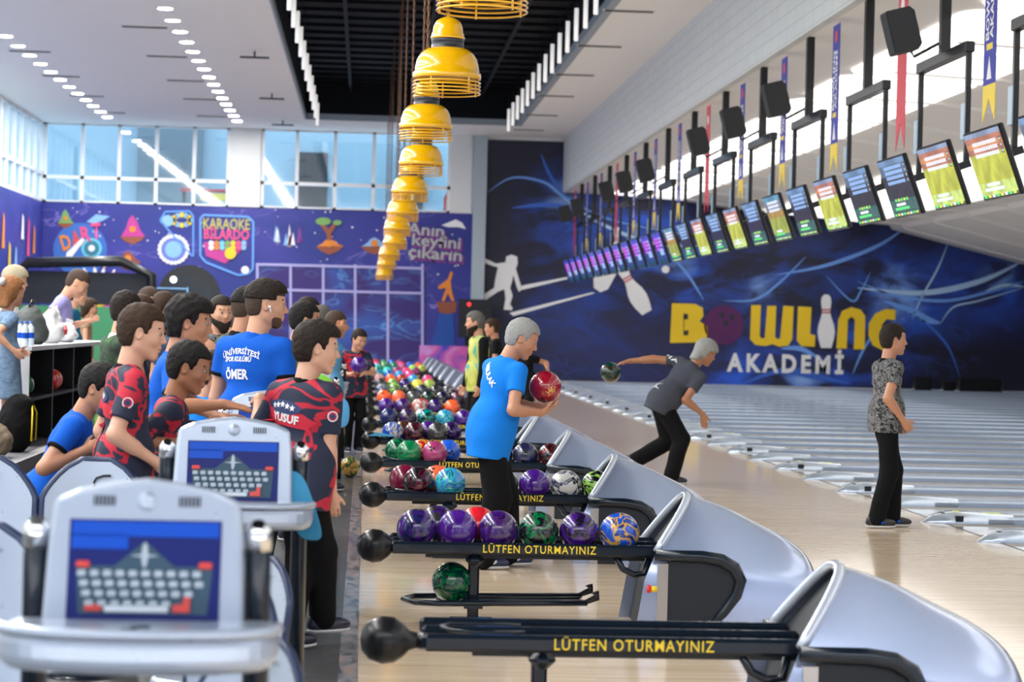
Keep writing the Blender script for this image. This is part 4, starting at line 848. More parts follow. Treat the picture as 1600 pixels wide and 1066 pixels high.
# ================================================================== people
def V(*a): return np.array(a, dtype=np.float64)
def nrm(v): return v/(np.linalg.norm(v)+1e-12)
class SDF:
    """smooth union of simple primitives sampled on a grid, one continuous surface"""
    def __init__(s, lo, hi, vox):
        s.lo = np.array(lo)-.03; s.vox = vox; s.n = np.ceil((np.array(hi)+.03-s.lo)/vox).astype(int)+1
        s.g = np.full(s.n, .2, dtype=np.float32)
    def sl(s, lo, hi, pad):
        a = np.clip(np.floor((np.array(lo)-pad-s.lo)/s.vox).astype(int), 0, s.n-1); b = np.clip(np.ceil((np.array(hi)+pad-s.lo)/s.vox).astype(int)+1, 1, s.n)
        ax = [(s.lo[i]+np.arange(a[i], b[i])*s.vox).astype(np.float32) for i in range(3)]
        return tuple(slice(a[i], b[i]) for i in range(3)), np.meshgrid(*ax, indexing='ij', sparse=True)
    def comb(s, sl, d, k, op='u'):
        g = s.g[sl]
        if op == 'u': h = np.clip(.5+.5*(g-d)/k, 0, 1); s.g[sl] = g+(d-g)*h-k*h*(1-h)
        elif op == 's': d = -d; h = np.clip(.5-.5*(g-d)/k, 0, 1); s.g[sl] = g+(d-g)*h+k*h*(1-h)
    def cone(s, a, b, ra, rb, k=.02, op='u', cut=None):
        a, b = np.array(a, float), np.array(b, float); R = max(ra, rb)
        sl, (X, Y, Z) = s.sl(np.minimum(a, b)-R, np.maximum(a, b)+R, .05+k)
        ba = b-a; L2 = max(ba@ba, 1e-9)
        px, py, pz = X-a[0], Y-a[1], Z-a[2]
        h = np.clip((px*ba[0]+py*ba[1]+pz*ba[2])/L2, 0, 1)
        d = np.sqrt((px-ba[0]*h)**2+(py-ba[1]*h)**2+(pz-ba[2]*h)**2)-(ra+(rb-ra)*h)
        if cut is not None:   # flat end after b: (point, direction)
            c, n_ = cut; dd = (X-c[0])*n_[0]+(Y-c[1])*n_[1]+(Z-c[2])*n_[2]; d = np.maximum(d, dd)
        s.comb(sl, d.astype(np.float32), k, op); return s
    def ell(s, c, r, M=None, k=.02, op='u'):
        c = np.array(c, float); r = np.array(r, float); M = np.eye(3) if M is None else M   # M columns = axes
        R = max(r); sl, (X, Y, Z) = s.sl(c-R, c+R, .05+k)
        px, py, pz = X-c[0], Y-c[1], Z-c[2]
        q = [(px*M[0, i]+py*M[1, i]+pz*M[2, i]) for i in range(3)]
        k0 = np.sqrt((q[0]/r[0])**2+(q[1]/r[1])**2+(q[2]/r[2])**2); k1 = np.sqrt((q[0]/r[0]**2)**2+(q[1]/r[1]**2)**2+(q[2]/r[2]**2)**2)+1e-9
        s.comb(sl, (k0*(k0-1)/k1).astype(np.float32), k, op); return s
    def plane(s, p, n_, k=.006):   # keep the side where (x-p).n < 0
        ax = [(s.lo[i]+np.arange(s.n[i])*s.vox).astype(np.float32) for i in range(3)]; X, Y, Z = np.meshgrid(*ax, indexing='ij', sparse=True)
        d = (X-p[0])*n_[0]+(Y-p[1])*n_[1]+(Z-p[2])*n_[2]
        g = s.g; h = np.clip(.5-.5*(g-d)/k, 0, 1); s.g = (g+(d-g)*h+k*h*(1-h)).astype(np.float32); return s
    def region(s, c, M, hs, steps, k=.012):
        # keep the stairs-shaped hair region in head coordinates: each (f, u) keeps points behind f and above u
        ax = [(s.lo[i]+np.arange(s.n[i])*s.vox).astype(np.float32) for i in range(3)]; X, Y, Z = np.meshgrid(*ax, indexing='ij', sparse=True)
        px, py, pz = X-c[0], Y-c[1], Z-c[2]
        f = (px*M[0, 0]+py*M[1, 0]+pz*M[2, 0])/hs; u = (px*M[0, 2]+py*M[1, 2]+pz*M[2, 2])/hs; l = (px*M[0, 1]+py*M[1, 1]+pz*M[2, 1])/hs
        u = u+.9*np.maximum(0, np.abs(l)-.045)*(f > .03)*-.0
        d = None
        for ff, uu in steps[0]:
            q = np.maximum(f-ff, uu-u)
            if d is None: d = q
            else: h = np.clip(.5+.5*(d-q)/.012, 0, 1); d = d+(q-d)*h-.012*h*(1-h)
        d = d*hs; g = s.g; h = np.clip(.5-.5*(g-d)/k, 0, 1); s.g = (g+(d-g)*h+k*h*(1-h)).astype(np.float32); return s
    def noise(s, amp, f, seed=0):
        ax = [(s.lo[i]+np.arange(s.n[i])*s.vox).astype(np.float32) for i in range(3)]; X, Y, Z = np.meshgrid(*ax, indexing='ij', sparse=True)
        s.g += (amp*(np.sin(X*f+seed+2.1*np.sin(Y*f*.7+seed))*np.sin(Y*f*1.1+1.3*np.sin(Z*f*.6))+.5*np.sin(Z*f*1.7+seed+1.7*np.sin(X*f)))).astype(np.float32); return s
    def mesh(s, name, m, parent=None):
        gr = openvdb.FloatGrid(background=.2); gr.copyFromArray(s.g)
        pts, quads = gr.convertToQuads(isovalue=0.0)
        me = bpy.data.meshes.new(name); P = pts*s.vox+s.lo
        me.vertices.add(len(P)); me.vertices.foreach_set('co', P.astype(np.float32).ravel())
        me.loops.add(quads.size); me.loops.foreach_set('vertex_index', quads[:, ::-1].astype(np.int32).ravel())
        me.polygons.add(len(quads)); me.polygons.foreach_set('loop_start', np.arange(0, quads.size, 4, dtype=np.int32))
        me.update(calc_edges=True); me.polygons.foreach_set('use_smooth', [True]*len(quads)); me.materials.append(m); me.update()
        o = bpy.data.objects.new(name, me); C.objects.link(o)
        if parent: o.parent = parent
        return o
def skin(name, c): 
    m = mat('skin_'+name, c, .45, bump=(60, .06)); b = m.node_tree.nodes['Principled BSDF']; b.inputs['Subsurface Weight'].default_value = .0; return m
SK = {'light': skin('light', (.62, .32, .20)), 'mid': skin('mid', (.50, .235, .135)), 'tan': skin('tan', (.38, .165, .085)), 'pale': skin('pale', (.68, .37, .25))}
def hairm(name, c): return mat('hair_'+name, c, .6, bump=(150, 1.0), spec=.2)
HR = {'black': hairm('black', (.012, .010, .010)), 'brown': hairm('brown', (.045, .024, .014)), 'dark': hairm('dark', (.022, .014, .011)), 'grey': hairm('grey', (.34, .34, .33)), 'blond': hairm('blond', (.42, .36, .25)), 'red': hairm('red', (.30, .13, .05)), 'stubble': hairm('stubble', (.11, .06, .04)), 'fade': hairm('fade', (.07, .045, .032)), 'greyd': hairm('greyd', (.14, .13, .12))}
EYEW = mat('eye_white', (.34, .30, .27), .35); EYED = mat('eye_dark', (.03, .018, .012), .2); LIPS = mat('lip', (.45, .17, .13), .4)
def cloth(name, c, r=.85): return mat('cloth_'+name, c, r, bump=(25, .25), spec=.15)
BLKC = cloth('black', (.005, .005, .006)); BLU = cloth('bright_blue', (.008, .20, .72)); RBL = cloth('royal_blue', (.008, .10, .52)); GRYC = cloth('slate_grey', (.06, .065, .085))
NAVYRED = ramp_mat('cloth_navy_red', [(.44, (.010, .016, .045)), (.54, (.010, .016, .045)), (.555, (.50, .012, .035)), (.63, (.50, .012, .035)), (.645, (.010, .016, .045))], 3.6, 1.5, 1.9, .75, 0, (1, 1, 1.3))
BWPAT = ramp_mat('cloth_black_white', [(.46, (.008, .008, .010)), (.49, (.40, .40, .40)), (.515, (.008, .008, .010)), (.57, (.22, .22, .22)), (.60, (.010, .010, .012))], 14, 5, 2.2, .8)
GRNPAT = ramp_mat('cloth_black_green', [(.40, (.006, .012, .008)), (.55, (.02, .07, .02)), (.68, (.12, .3, .04))], 7, 6, 1.2, .8)
YELPAT = ramp_mat('cloth_yellow_teal', [(.35, (.02, .03, .03)), (.42, (.42, .45, .06)), (.55, (.55, .55, .12)), (.66, (.02, .35, .33))], 4, 4, 1.4, .8)
DENIM = ramp_mat('cloth_denim', [(.3, (.10, .17, .28)), (.7, (.20, .30, .44))], 30, 5, .3, .85); LAV = cloth('lavender', (.32, .30, .62)); TEAL = cloth('teal', (.01, .13, .24)); WHC = cloth('white', (.7, .7, .7)); SHOE = mat('shoe_dark', (.015, .018, .04), .4); SOLE = mat('sole_white', (.6, .6, .6), .5)
def rotm(yaw, pitch=0., roll=0.):
    # columns: forward, left, up
    cy, sy = math.cos(yaw), math.sin(yaw); Rz = np.array([[cy, -sy, 0], [sy, cy, 0], [0, 0, 1]])
    cp, sp = math.cos(pitch), math.sin(pitch); Ry = np.array([[cp, 0, sp], [0, 1, 0], [-sp, 0, cp]])   # + pitch looks down
    cr, sr = math.cos(roll), math.sin(roll); Rx = np.array([[1, 0, 0], [0, cr, -sr], [0, sr, cr]])
    return Rz @ Ry @ Rx
def ik(a, b, l1, l2, pole):
    d = b-a; D = np.linalg.norm(d); D2 = min(D, (l1+l2)*.995); b2 = a+nrm(d)*D2
    x = (l1*l1-l2*l2+D2*D2)/(2*D2); y = math.sqrt(max(0, l1*l1-x*x)); u = nrm(d); p = pole-u*(pole@u); p = nrm(p)
    return a+u*x+p*y, b2
def hand_prims(S, w, d, n_, side, sc, curl=.5, spread=.12, thumb=1.0):
    """w wrist, d finger direction, n_ palm normal (towards what it holds)"""
    d = nrm(d); n_ = nrm(n_-d*(n_@d)); lat = np.cross(d, n_)*side
    pc = w+d*.045*sc
    M = np.stack([d, lat, n_], 1); S.ell(pc, (.052*sc, .040*sc, .016*sc), M, .012); S.cone(w-d*.01*sc, w+d*.03*sc, .024*sc, .024*sc, .012)
    for i, (off, ln) in enumerate(((-.030, .066), (-.010, .076), (.010, .072), (.029, .056))):
        b = w+d*(.082-abs(off-.0)*.15)*sc+lat*off*sc; dd = nrm(d+lat*spread*off*25*.3); ang = curl*.45
        for j, (f, r) in enumerate(((.45, .0092), (.32, .0085), (.23, .0076))):
            dd2 = nrm(dd*math.cos(ang)+n_*math.sin(ang)); e = b+dd2*ln*f*sc; S.cone(b, e, r*sc, r*.93*sc, .004); b = e; dd = dd2; ang = curl*.75
    b = w+d*.02*sc-lat*.028*sc+n_*.004*sc; dd = nrm(d*.75-lat*.55*thumb+n_*.35)
    for f, r in ((.040, .0125), (.03, .0105)):
        e = b+dd*f*sc; S.cone(b, e, r*sc, r*.9*sc, .006); b = e; dd = nrm(dd+n_*.35*curl+d*.3)
def head_prims(S, c, M, hs, ears=True, nose=1.):
    P = lambda f, l, u: c+M @ V(f, l, u)*hs
    def E(f, l, u, r, k=.02, op='u', Mx=None): S.ell(P(f, l, u), np.array(r)*hs, M if Mx is None else Mx, k*hs, op)
    E(-.012, 0, .032, (.097, .077, .088)); E(.020, 0, -.028, (.066, .060, .082), .03); E(.0, 0, -.02, (.07, .066, .07), .03)
    for s_ in (-1, 1):
        S.cone(P(-.0, s_*.046, -.058), P(.060, s_*.014, -.094), .022*hs, .018*hs, .02*hs)
        E(.055, s_*.038, -.022, (.024, .022, .024), .02)
    S.cone(P(.062, -.008, -.096), P(.062, .008, -.096), .0185*hs, .0185*hs, .014*hs)
    S.cone(P(.070, -.030, .026), P(.070, .030, .026), .013*hs, .013*hs, .014*hs)
    for s_ in (-1, 1): S.ell(P(.092, s_*.032, .006), np.array((.012, .017, .012))*hs, M, .012*hs, 's')
    S.cone(P(.080, 0, .012), P(.102*nose, 0, -.026), .0070*hs, .0095*hs, .010*hs)
    for s_ in (-1, 1): E(.090, s_*.012, -.030, (.011, .008, .008), .006)
    E(.083, 0, -.055, (.0115, .024, .007), .007); E(.081, 0, -.068, (.0115, .021, .008), .006)
    if ears:
        for s_ in (-1, 1):
            ME = M @ rotm(s_*.35, -.2); E(-.010, s_*.078, -.004, (.019, .0075, .031), .004, 'u', ME); E(-.002, s_*.084, -.004, (.010, .005, .018), .004, 's', ME)
PERSONS = []
def person(label, x, y, h=1.72, yaw=0., lean=.05, hyaw=None, hpitch=.1, hl=None, hr=None, hld=None, hrd=None, hln=None, hrn=None, curl=.6, feet=((0, .09), (0, -.09)), z0=0., seat=None,
           sk='mid', hair='black', hstyle='short', beard=None, shirt=None, sleeve=.55, cuff=None, collar=None, pants=BLKC, shoe=SHOE, hem=-.14, vox=.009, girth=1., hsz=1., tyaw=None, elbow=None, knee=None, fyaw=None, sh=1., extra=None, group=None, ftoe=None, hroll=0., twist=0., hip=None, wl=None, wr=None, wfl=None, wfr=None, pw=1.15):
    root = thing('person', label, 'person', (x, y, z0), 0, group); 
    s_ = h/1.75; tyaw = yaw if tyaw is None else tyaw; hyaw = yaw if hyaw is None else hyaw; fyaw = yaw if fyaw is None else fyaw
    Rp = rotm(yaw); Rt = rotm(tyaw, lean); Rc = Rt @ rotm(twist); Rh = rotm(hyaw, hpitch, hroll)
    hipz = .932*s_ if seat is None else seat
    if hip: hipz = hip
    pel = V(0, 0, hipz)+Rp @ V(-.0, 0, 0); T = lambda f, l, u: pel+Rt @ V(f, l, u)*s_
    neck = T(-.01, 0, .52); hs = 1.09*hsz*s_**.5; TC = lambda f, l, u: pel+Rt @ V(0, 0, u)*s_+Rc @ V(f, l, 0)*s_
    hc = neck+Rt @ V(.01, 0, .03)*s_+Rh @ V(.035, 0, .145)*hs
    shl = {1: TC(0, .175*sh, .465), -1: TC(0, -.175*sh, .465)}
    la, lf = .29*s_, .255*s_
    W = {}; EL = {}
    for sd, tg in ((1, hl), (-1, hr)):
        if tg is None: tg = (.10, sd*.26, -.07)
        tgt = pel+Rp @ (V(*tg)*s_)
        wt = wl if sd == 1 else wr
        if wt is not None: tgt = V(wt[0]-x, wt[1]-y, wt[2]-z0)
        pole = Rt @ V(-1, sd*.35, -.6) if elbow is None else Rp @ V(*elbow[0 if sd == 1 else 1])
        EL[sd], W[sd] = ik(shl[sd], tgt, la, lf, pole)
    FT, KN, HP = {}, {}, {}
    for sd, ft in ((1, feet[0]), (-1, feet[1])):
        HP[sd] = pel+Rp @ V(0, sd*.085, -.02)*s_
        f3 = V(*ft, .085) if len(ft) == 2 else V(*ft)
        wf_ = wfl if sd == 1 else wfr
        an = V(wf_[0]-x, wf_[1]-y, wf_[2]+.085-z0) if wf_ is not None else Rp @ V(f3[0]*s_, f3[1]*s_, 0)+V(0, 0, f3[2]*s_)
        KN[sd], FT[sd] = ik(HP[sd], an, .425*s_, .415*s_, Rp @ (V(1, sd*.12, 0.) if knee is None else V(*knee)))
    allp = [hc+V(0, 0, .16), hc-V(0, 0, .1), pel, *shl.values(), *W.values(), *EL.values(), *FT.values(), *KN.values()]
    lo = np.min(allp, 0)-.19; hi = np.max(allp, 0)+.19; lo[2] = max(lo[2], -.01)
    g = girth
    def torso(S, inf, low=True):
        k = .05
        S.ell(TC(.0, 0, .36), np.array((.105*g, .165*sh, .17))*s_+inf, Rc, k); S.ell(T(.012*g, 0, .15), np.array((.105*g*g, .145*g, .17))*s_+inf, Rt, k)
        S.cone(TC(-.01, .13*sh, .455), TC(-.01, -.13*sh, .455), .062*s_+inf, .062*s_+inf, .05)
        if low: S.ell(T(-.01, 0, .0), np.array((.11*g, .155*g, .12))*s_+inf, Rt, k)
    # ---- skin : one continuous body
    S = SDF(lo, hi, vox); torso(S, -.012)
    S.cone(T(-.012, 0, .48), hc+Rh @ V(-.022, 0, -.05)*hs, .062*s_, .054*hs, .03)
    for sd in (1, -1):
        S.cone(shl[sd], EL[sd], .050*s_, .040*s_, .03); S.cone(EL[sd], W[sd], .040*s_, .026*s_, .015); S.cone(EL[sd]+(W[sd]-EL[sd])*.1, EL[sd]+(W[sd]-EL[sd])*.45, .042*s_, .036*s_, .02)
        S.cone(HP[sd], KN[sd], .075*s_, .050*s_, .03); S.cone(KN[sd], FT[sd], .050*s_, .034*s_, .02)
        FD = rotm(fyaw if ftoe is None else fyaw, 0)
        dd = hld if sd == 1 else hrd; nn = hln if sd == 1 else hrn
        dd = nrm(W[sd]-EL[sd]) if dd is None else Rp @ V(*dd); nn = Rp @ V(.35, -sd*.8, 0) if nn is None else Rp @ V(*nn)
        hand_prims(S, W[sd], dd, nn, sd, s_, curl)
    head_prims(S, hc, Rh, hs)
    body = S.mesh('body', SK[sk] if isinstance(sk, str) else sk, root)
    # lips
    me = body.data; me.materials.append(LIPS)
    lc = hc+Rh @ V(.093, 0, -.061)*hs; co = np.empty(len(me.polygons)*3); me.polygons.foreach_get('center', co); co = co.reshape(-1, 3)-lc; q = co @ Rh
    mi = ((np.abs(q[:, 0]) < .016*hs) & (np.abs(q[:, 1])/.023+np.abs(q[:, 2])/.015 < hs)).astype(np.int32); me.polygons.foreach_set('material_index', mi)
    for sd in (1, -1):
        ec = hc+Rh @ V(.0735, sd*.031, .006)*hs; e = MB().ell((0, 0, 0), .0118*hs, 12).build('eye', EYEW, root, ec); e['label'] = 'eye'
        MB().ell(tuple(Rh @ V(.0062, 0, 0)*hs), .0070*hs, 10).build('iris', EYED, e)
        if vox < .013:
            bm_ = SDF(hc+Rh @ V(.08, sd*.03, .03)*hs-.04, hc+Rh @ V(.08, sd*.03, .03)*hs+.04, .003); bm_.cone(hc+Rh @ V(.083, sd*.015, .029)*hs, hc+Rh @ V(.071, sd*.048, .030)*hs, .0055*hs, .004*hs, .004)
            bm_.mesh('eyebrow', HR[hair if hair not in ('blond',) else 'grey'] if hair else HR['greyd'], root)
    # ---- hair
    hv = min(vox, .007)
    def hairmesh(style, m, nm='hair'):
        H = SDF(hc-.17*hs, hc+.17*hs, hv); t_ = {'short': .012, 'crop': .006, 'long': .02, 'messy': .020, 'side': .016, 'fade': .004, 'top': .013, 'bob': .022}[style]
        H.ell(hc+Rh @ V(-.012, 0, .032)*hs, (np.array((.097, .077, .088))+t_)*hs, Rh, .02)
        H.ell(hc+Rh @ V(-.030, 0, -.01)*hs, (np.array((.072, .070, .075))+t_*.8)*hs, Rh, .02)
        if style in ('messy', 'side', 'top'): H.ell(hc+Rh @ V(.040, 0, .080)*hs, np.array((.050, .058, .034))*hs, Rh, .03)
        if style in ('long', 'bob'):
            for s2 in (-1, 0, 1): H.cone(hc+Rh @ V(-.055, s2*.045, .02)*hs, hc+Rh @ V(-.085, s2*.05, -.10)*hs, .05*hs, .03*hs, .03)
        for s2 in (-1, 1):
            if style not in ('long', 'bob'): H.ell(hc+Rh @ V(-.006, s2*.088, -.006)*hs, np.array((.022, .020, .030))*hs, Rh, .006, 's')
        if style != 'fade' and vox < .012: H.noise(.0022 if style != 'messy' else .004, 110 if style != 'messy' else 75, 1.3)
        lowb = {'long': -.2, 'bob': -.12}.get(style, -.078)
        fr_ = {'bob': .045, 'messy': .055, 'side': .058}.get(style, .062)
        if style == 'fade': H.region(hc, Rh, hs, [((.03, .03), (-.030, -.070), (.2, .045))])
        else: H.region(hc, Rh, hs, [((.2, fr_), (.040 if style != 'bob' else .05, .022), (.030 if style not in ('long', 'bob') else .012, -.005), (-.028 if style not in ('long', 'bob') else .0, lowb))])
        if style == 'top': H.plane(hc+Rh @ V(0, 0, .022)*hs, Rh @ nrm(V(.0, 0, -1.)), .01)
        return H.mesh(nm, m, root)
    if hair:
        hairmesh(hstyle, HR[hair])
        if hstyle == 'top': hairmesh('fade', HR['fade'], 'shaved_side_hair')
    elif hstyle == 'balding': hairmesh('fade', HR['fade'], 'shaved_hair')
    if beard:
        Bd = SDF(hc-.16*hs, hc+.16*hs, hv); th = .0025 if beard != 'full' else .012
        Bd.ell(hc+Rh @ V(.020, 0, -.030)*hs, (np.array((.066, .060, .082))+th)*hs, Rh, .03)
        for s2 in (-1, 1): Bd.cone(hc+Rh @ V(-.0, s2*.046, -.055)*hs, hc+Rh @ V(.060, s2*.014, -.094)*hs, (.022+th)*hs, (.019+th)*hs, .02*hs)
        if beard == 'full': Bd.ell(hc+Rh @ V(.06, 0, -.12)*hs, np.array((.035, .035, .035))*hs, Rh, .02)
        Bd.plane(hc+Rh @ V(.03, 0, -.045)*hs, Rh @ nrm(V(.35, 0, 1.)), .008); Bd.ell(hc+Rh @ V(.094, 0, -.061)*hs, np.array((.02, .026, .013))*hs, Rh, .006, 's')
        Bd.mesh('beard', HR['stubble' if beard == 'stubble' else 'dark' if beard != 'grey' else 'greyd'], root)
    # ---- shirt
    if shirt is not None:
        S = SDF(lo, hi, vox); torso(S, .006, True); inf = .010
        S.ell(T(-.005, 0, .02), np.array((.125*g, .17*g, .14))*s_, Rt, .05)
        hd = nrm(Rt @ V(0, 0, .6)+V(0, 0, .4)); he = pel+hd*hem*s_
        if seat is None:
            S.cone(T(.03, 0, .1), he+Rp @ V(.015, 0, 0)*s_-hd*.05, .125*g*s_, .125*g**.5*s_, .05)
            for sd in (1, -1): S.cone(T(0, sd*.07, .1), he+Rp @ V(0, sd*.075, 0)*s_-hd*.05, .122*g*s_, .120*g**.5*s_, .05)
        S.cone(T(-.01, .07, .475), T(-.01, -.07, .475), .062*s_, .062*s_, .05)
        for sd in (1, -1):
            d = EL[sd]-shl[sd]
            if sleeve <= 1: S.cone(shl[sd], shl[sd]+d*sleeve*1.2, .062*s_, .060*s_, .035, cut=(shl[sd]+d*sleeve, nrm(d)))
            else: S.cone(shl[sd], EL[sd], .062*s_, .052*s_, .035); S.cone(EL[sd], W[sd], .050*s_, .034*s_, .02)
        S.plane(he, -hd, .006)
        nk = hc+Rh @ V(-.02, 0, -.06)*hs; nd = nrm(nk-T(-.012, 0, .48)); up0 = T(-.012, 0, .48)
        S.cone(up0+nd*.05*s_, nk+nd*.1, .064*s_, .075*s_, .008, 's')
        if vox < .012: S.noise(.0022, 24, 2.)
        so = S.mesh('shirt', shirt, root)
        cr = SDF(up0-.16, up0+.22, min(vox, .007)); cr.cone(up0+nd*.005*s_, up0+nd*.058*s_, .078*s_, .068*s_, .01, cut=(up0+nd*.06*s_, nd)); cr.cone(up0+nd*.03*s_, nk+nd*.1, .060*s_, .064*s_, .006, 's'); cr.mesh('collar', collar or shirt, root)
        if cuff is not None and sleeve <= 1:
            for sd in (1, -1):
                d = EL[sd]-shl[sd]; e = shl[sd]+d*sleeve; Cf = SDF(e-.12, e+.12, min(vox, .007)); Cf.cone(e-nrm(d)*.018, e+nrm(d)*.05, .0645*s_, .0645*s_, .004, cut=(e+nrm(d)*.004, nrm(d)))
                Cf.plane(e-nrm(d)*.018, -nrm(d), .004); Cf.mesh('cuff', cuff, root)
    else: so = None
    # ---- trousers and shoes
    if pants is not None:
        S = SDF(lo, hi, vox); S.ell(T(-.01, 0, .02), np.array((.118*g, .158*g, .13))*s_, Rt, .03)
        for sd in (1, -1): S.cone(HP[sd], KN[sd], .093*s_*g**.5, .070*s_*pw, .035); S.cone(KN[sd], FT[sd]-V(0, 0, .0), .070*s_*pw, .064*s_*pw, .03)
        if vox < .012: S.noise(.002, 20, 5.)
        S.plane(T(0, 0, .10), Rt @ V(0, 0, 1.), .01)
        S.mesh('trousers', pants, root)
    for i, sd in enumerate((1, -1)):
        a = FT[sd]; fd = rotm(fyaw if not ftoe else fyaw, ftoe[i] if ftoe else 0)
        S = SDF(a-.3*s_, a+.3*s_, min(vox, .01)); z_ = -.035
        S.ell(a+fd @ V(.04, 0, z_-.005)*s_, np.array((.135, .046, .045))*s_, fd, .02); S.ell(a+fd @ V(-.03, 0, z_+.02)*s_, np.array((.06, .042, .055))*s_, fd, .02)
        S.plane(a+fd @ V(0, 0, -.072)*s_, -(fd @ V(0, 0, 1.)), .004); sh_o = S.mesh('shoe', shoe, root)
        S = SDF(a-.3*s_, a+.3*s_, min(vox, .01)); S.ell(a+fd @ V(.038, 0, -.06)*s_, np.array((.142, .050, .03))*s_, fd, .01); S.plane(a+fd @ V(0, 0, -.083)*s_, -(fd @ V(0, 0, 1.)), .003); S.plane(a+fd @ V(0, 0, -.06)*s_, fd @ V(0, 0, 1.), .003)
        S.mesh('sole', SOLE, sh_o)
    info = dict(root=root, T=T, Rt=Rt, Rh=Rh, hc=hc, hs=hs, W=W, EL=EL, shirt=so, s=s_, pel=pel, shl=shl, off=Vector((x, y, z0)), FT=FT, KN=KN)
    PERSONS.append(info); return info
def on_shirt(info, s, w, u, l, size, m, side=-1, name='shirt_lettering', bold=.0, arc=0., rot=0., poly=None, dir_=None, lift=.004):
    """print lettering or a flat shape onto the back (side=-1) of the shirt; l,u in torso units, l>0 is the wearer's left"""
    bvh = BVHTree.FromObject(info['shirt'], bpy.context.evaluated_depsgraph_get())
    me = text_obj(s, size, bold=bold, wid=w, res=2) if poly is None else MB().add([(p[0], p[1], 0) for p in poly], [list(range(len(poly)))]).build('t', m).data
    if poly is not None: bpy.data.objects.remove([o for o in bpy.data.objects if o.data == me][0])
    import bmesh
    b = bmesh.new(); b.from_mesh(me); bmesh.ops.triangulate(b, faces=b.faces)
    for _ in range(3): bmesh.ops.subdivide_edges(b, edges=[e for e in b.edges if e.calc_length() > .012], cuts=1); bmesh.ops.triangulate(b, faces=b.faces)
    Rt = info['Rt']; d0 = Rt @ V(*dir_) if dir_ is not None else Rt @ V(side, 0, 0)
    up = Rt @ V(0, 0, 1.); up = nrm(up-d0*(up@d0)); right = np.cross(up, d0)    # reading direction for a viewer facing -d0
    c0 = info['T'](0, l, u)
    cr, sr = math.cos(rot), math.sin(rot)
    for v in b.verts:
        x, y = v.co.x, v.co.y+arc*(v.co.x**2)*-1; x, y = x*cr-y*sr, x*sr+y*cr
        p = c0+right*x+up*y+d0*.4; loc, nn, idx, dist = bvh.ray_cast(Vector(p), Vector(-d0), .8)
        v.co = (loc+Vector(d0)*lift) if loc is not None else Vector(p-d0*.3)
    b.to_mesh(me); b.free()
    return put_mesh(me, name, m, info['shirt'])
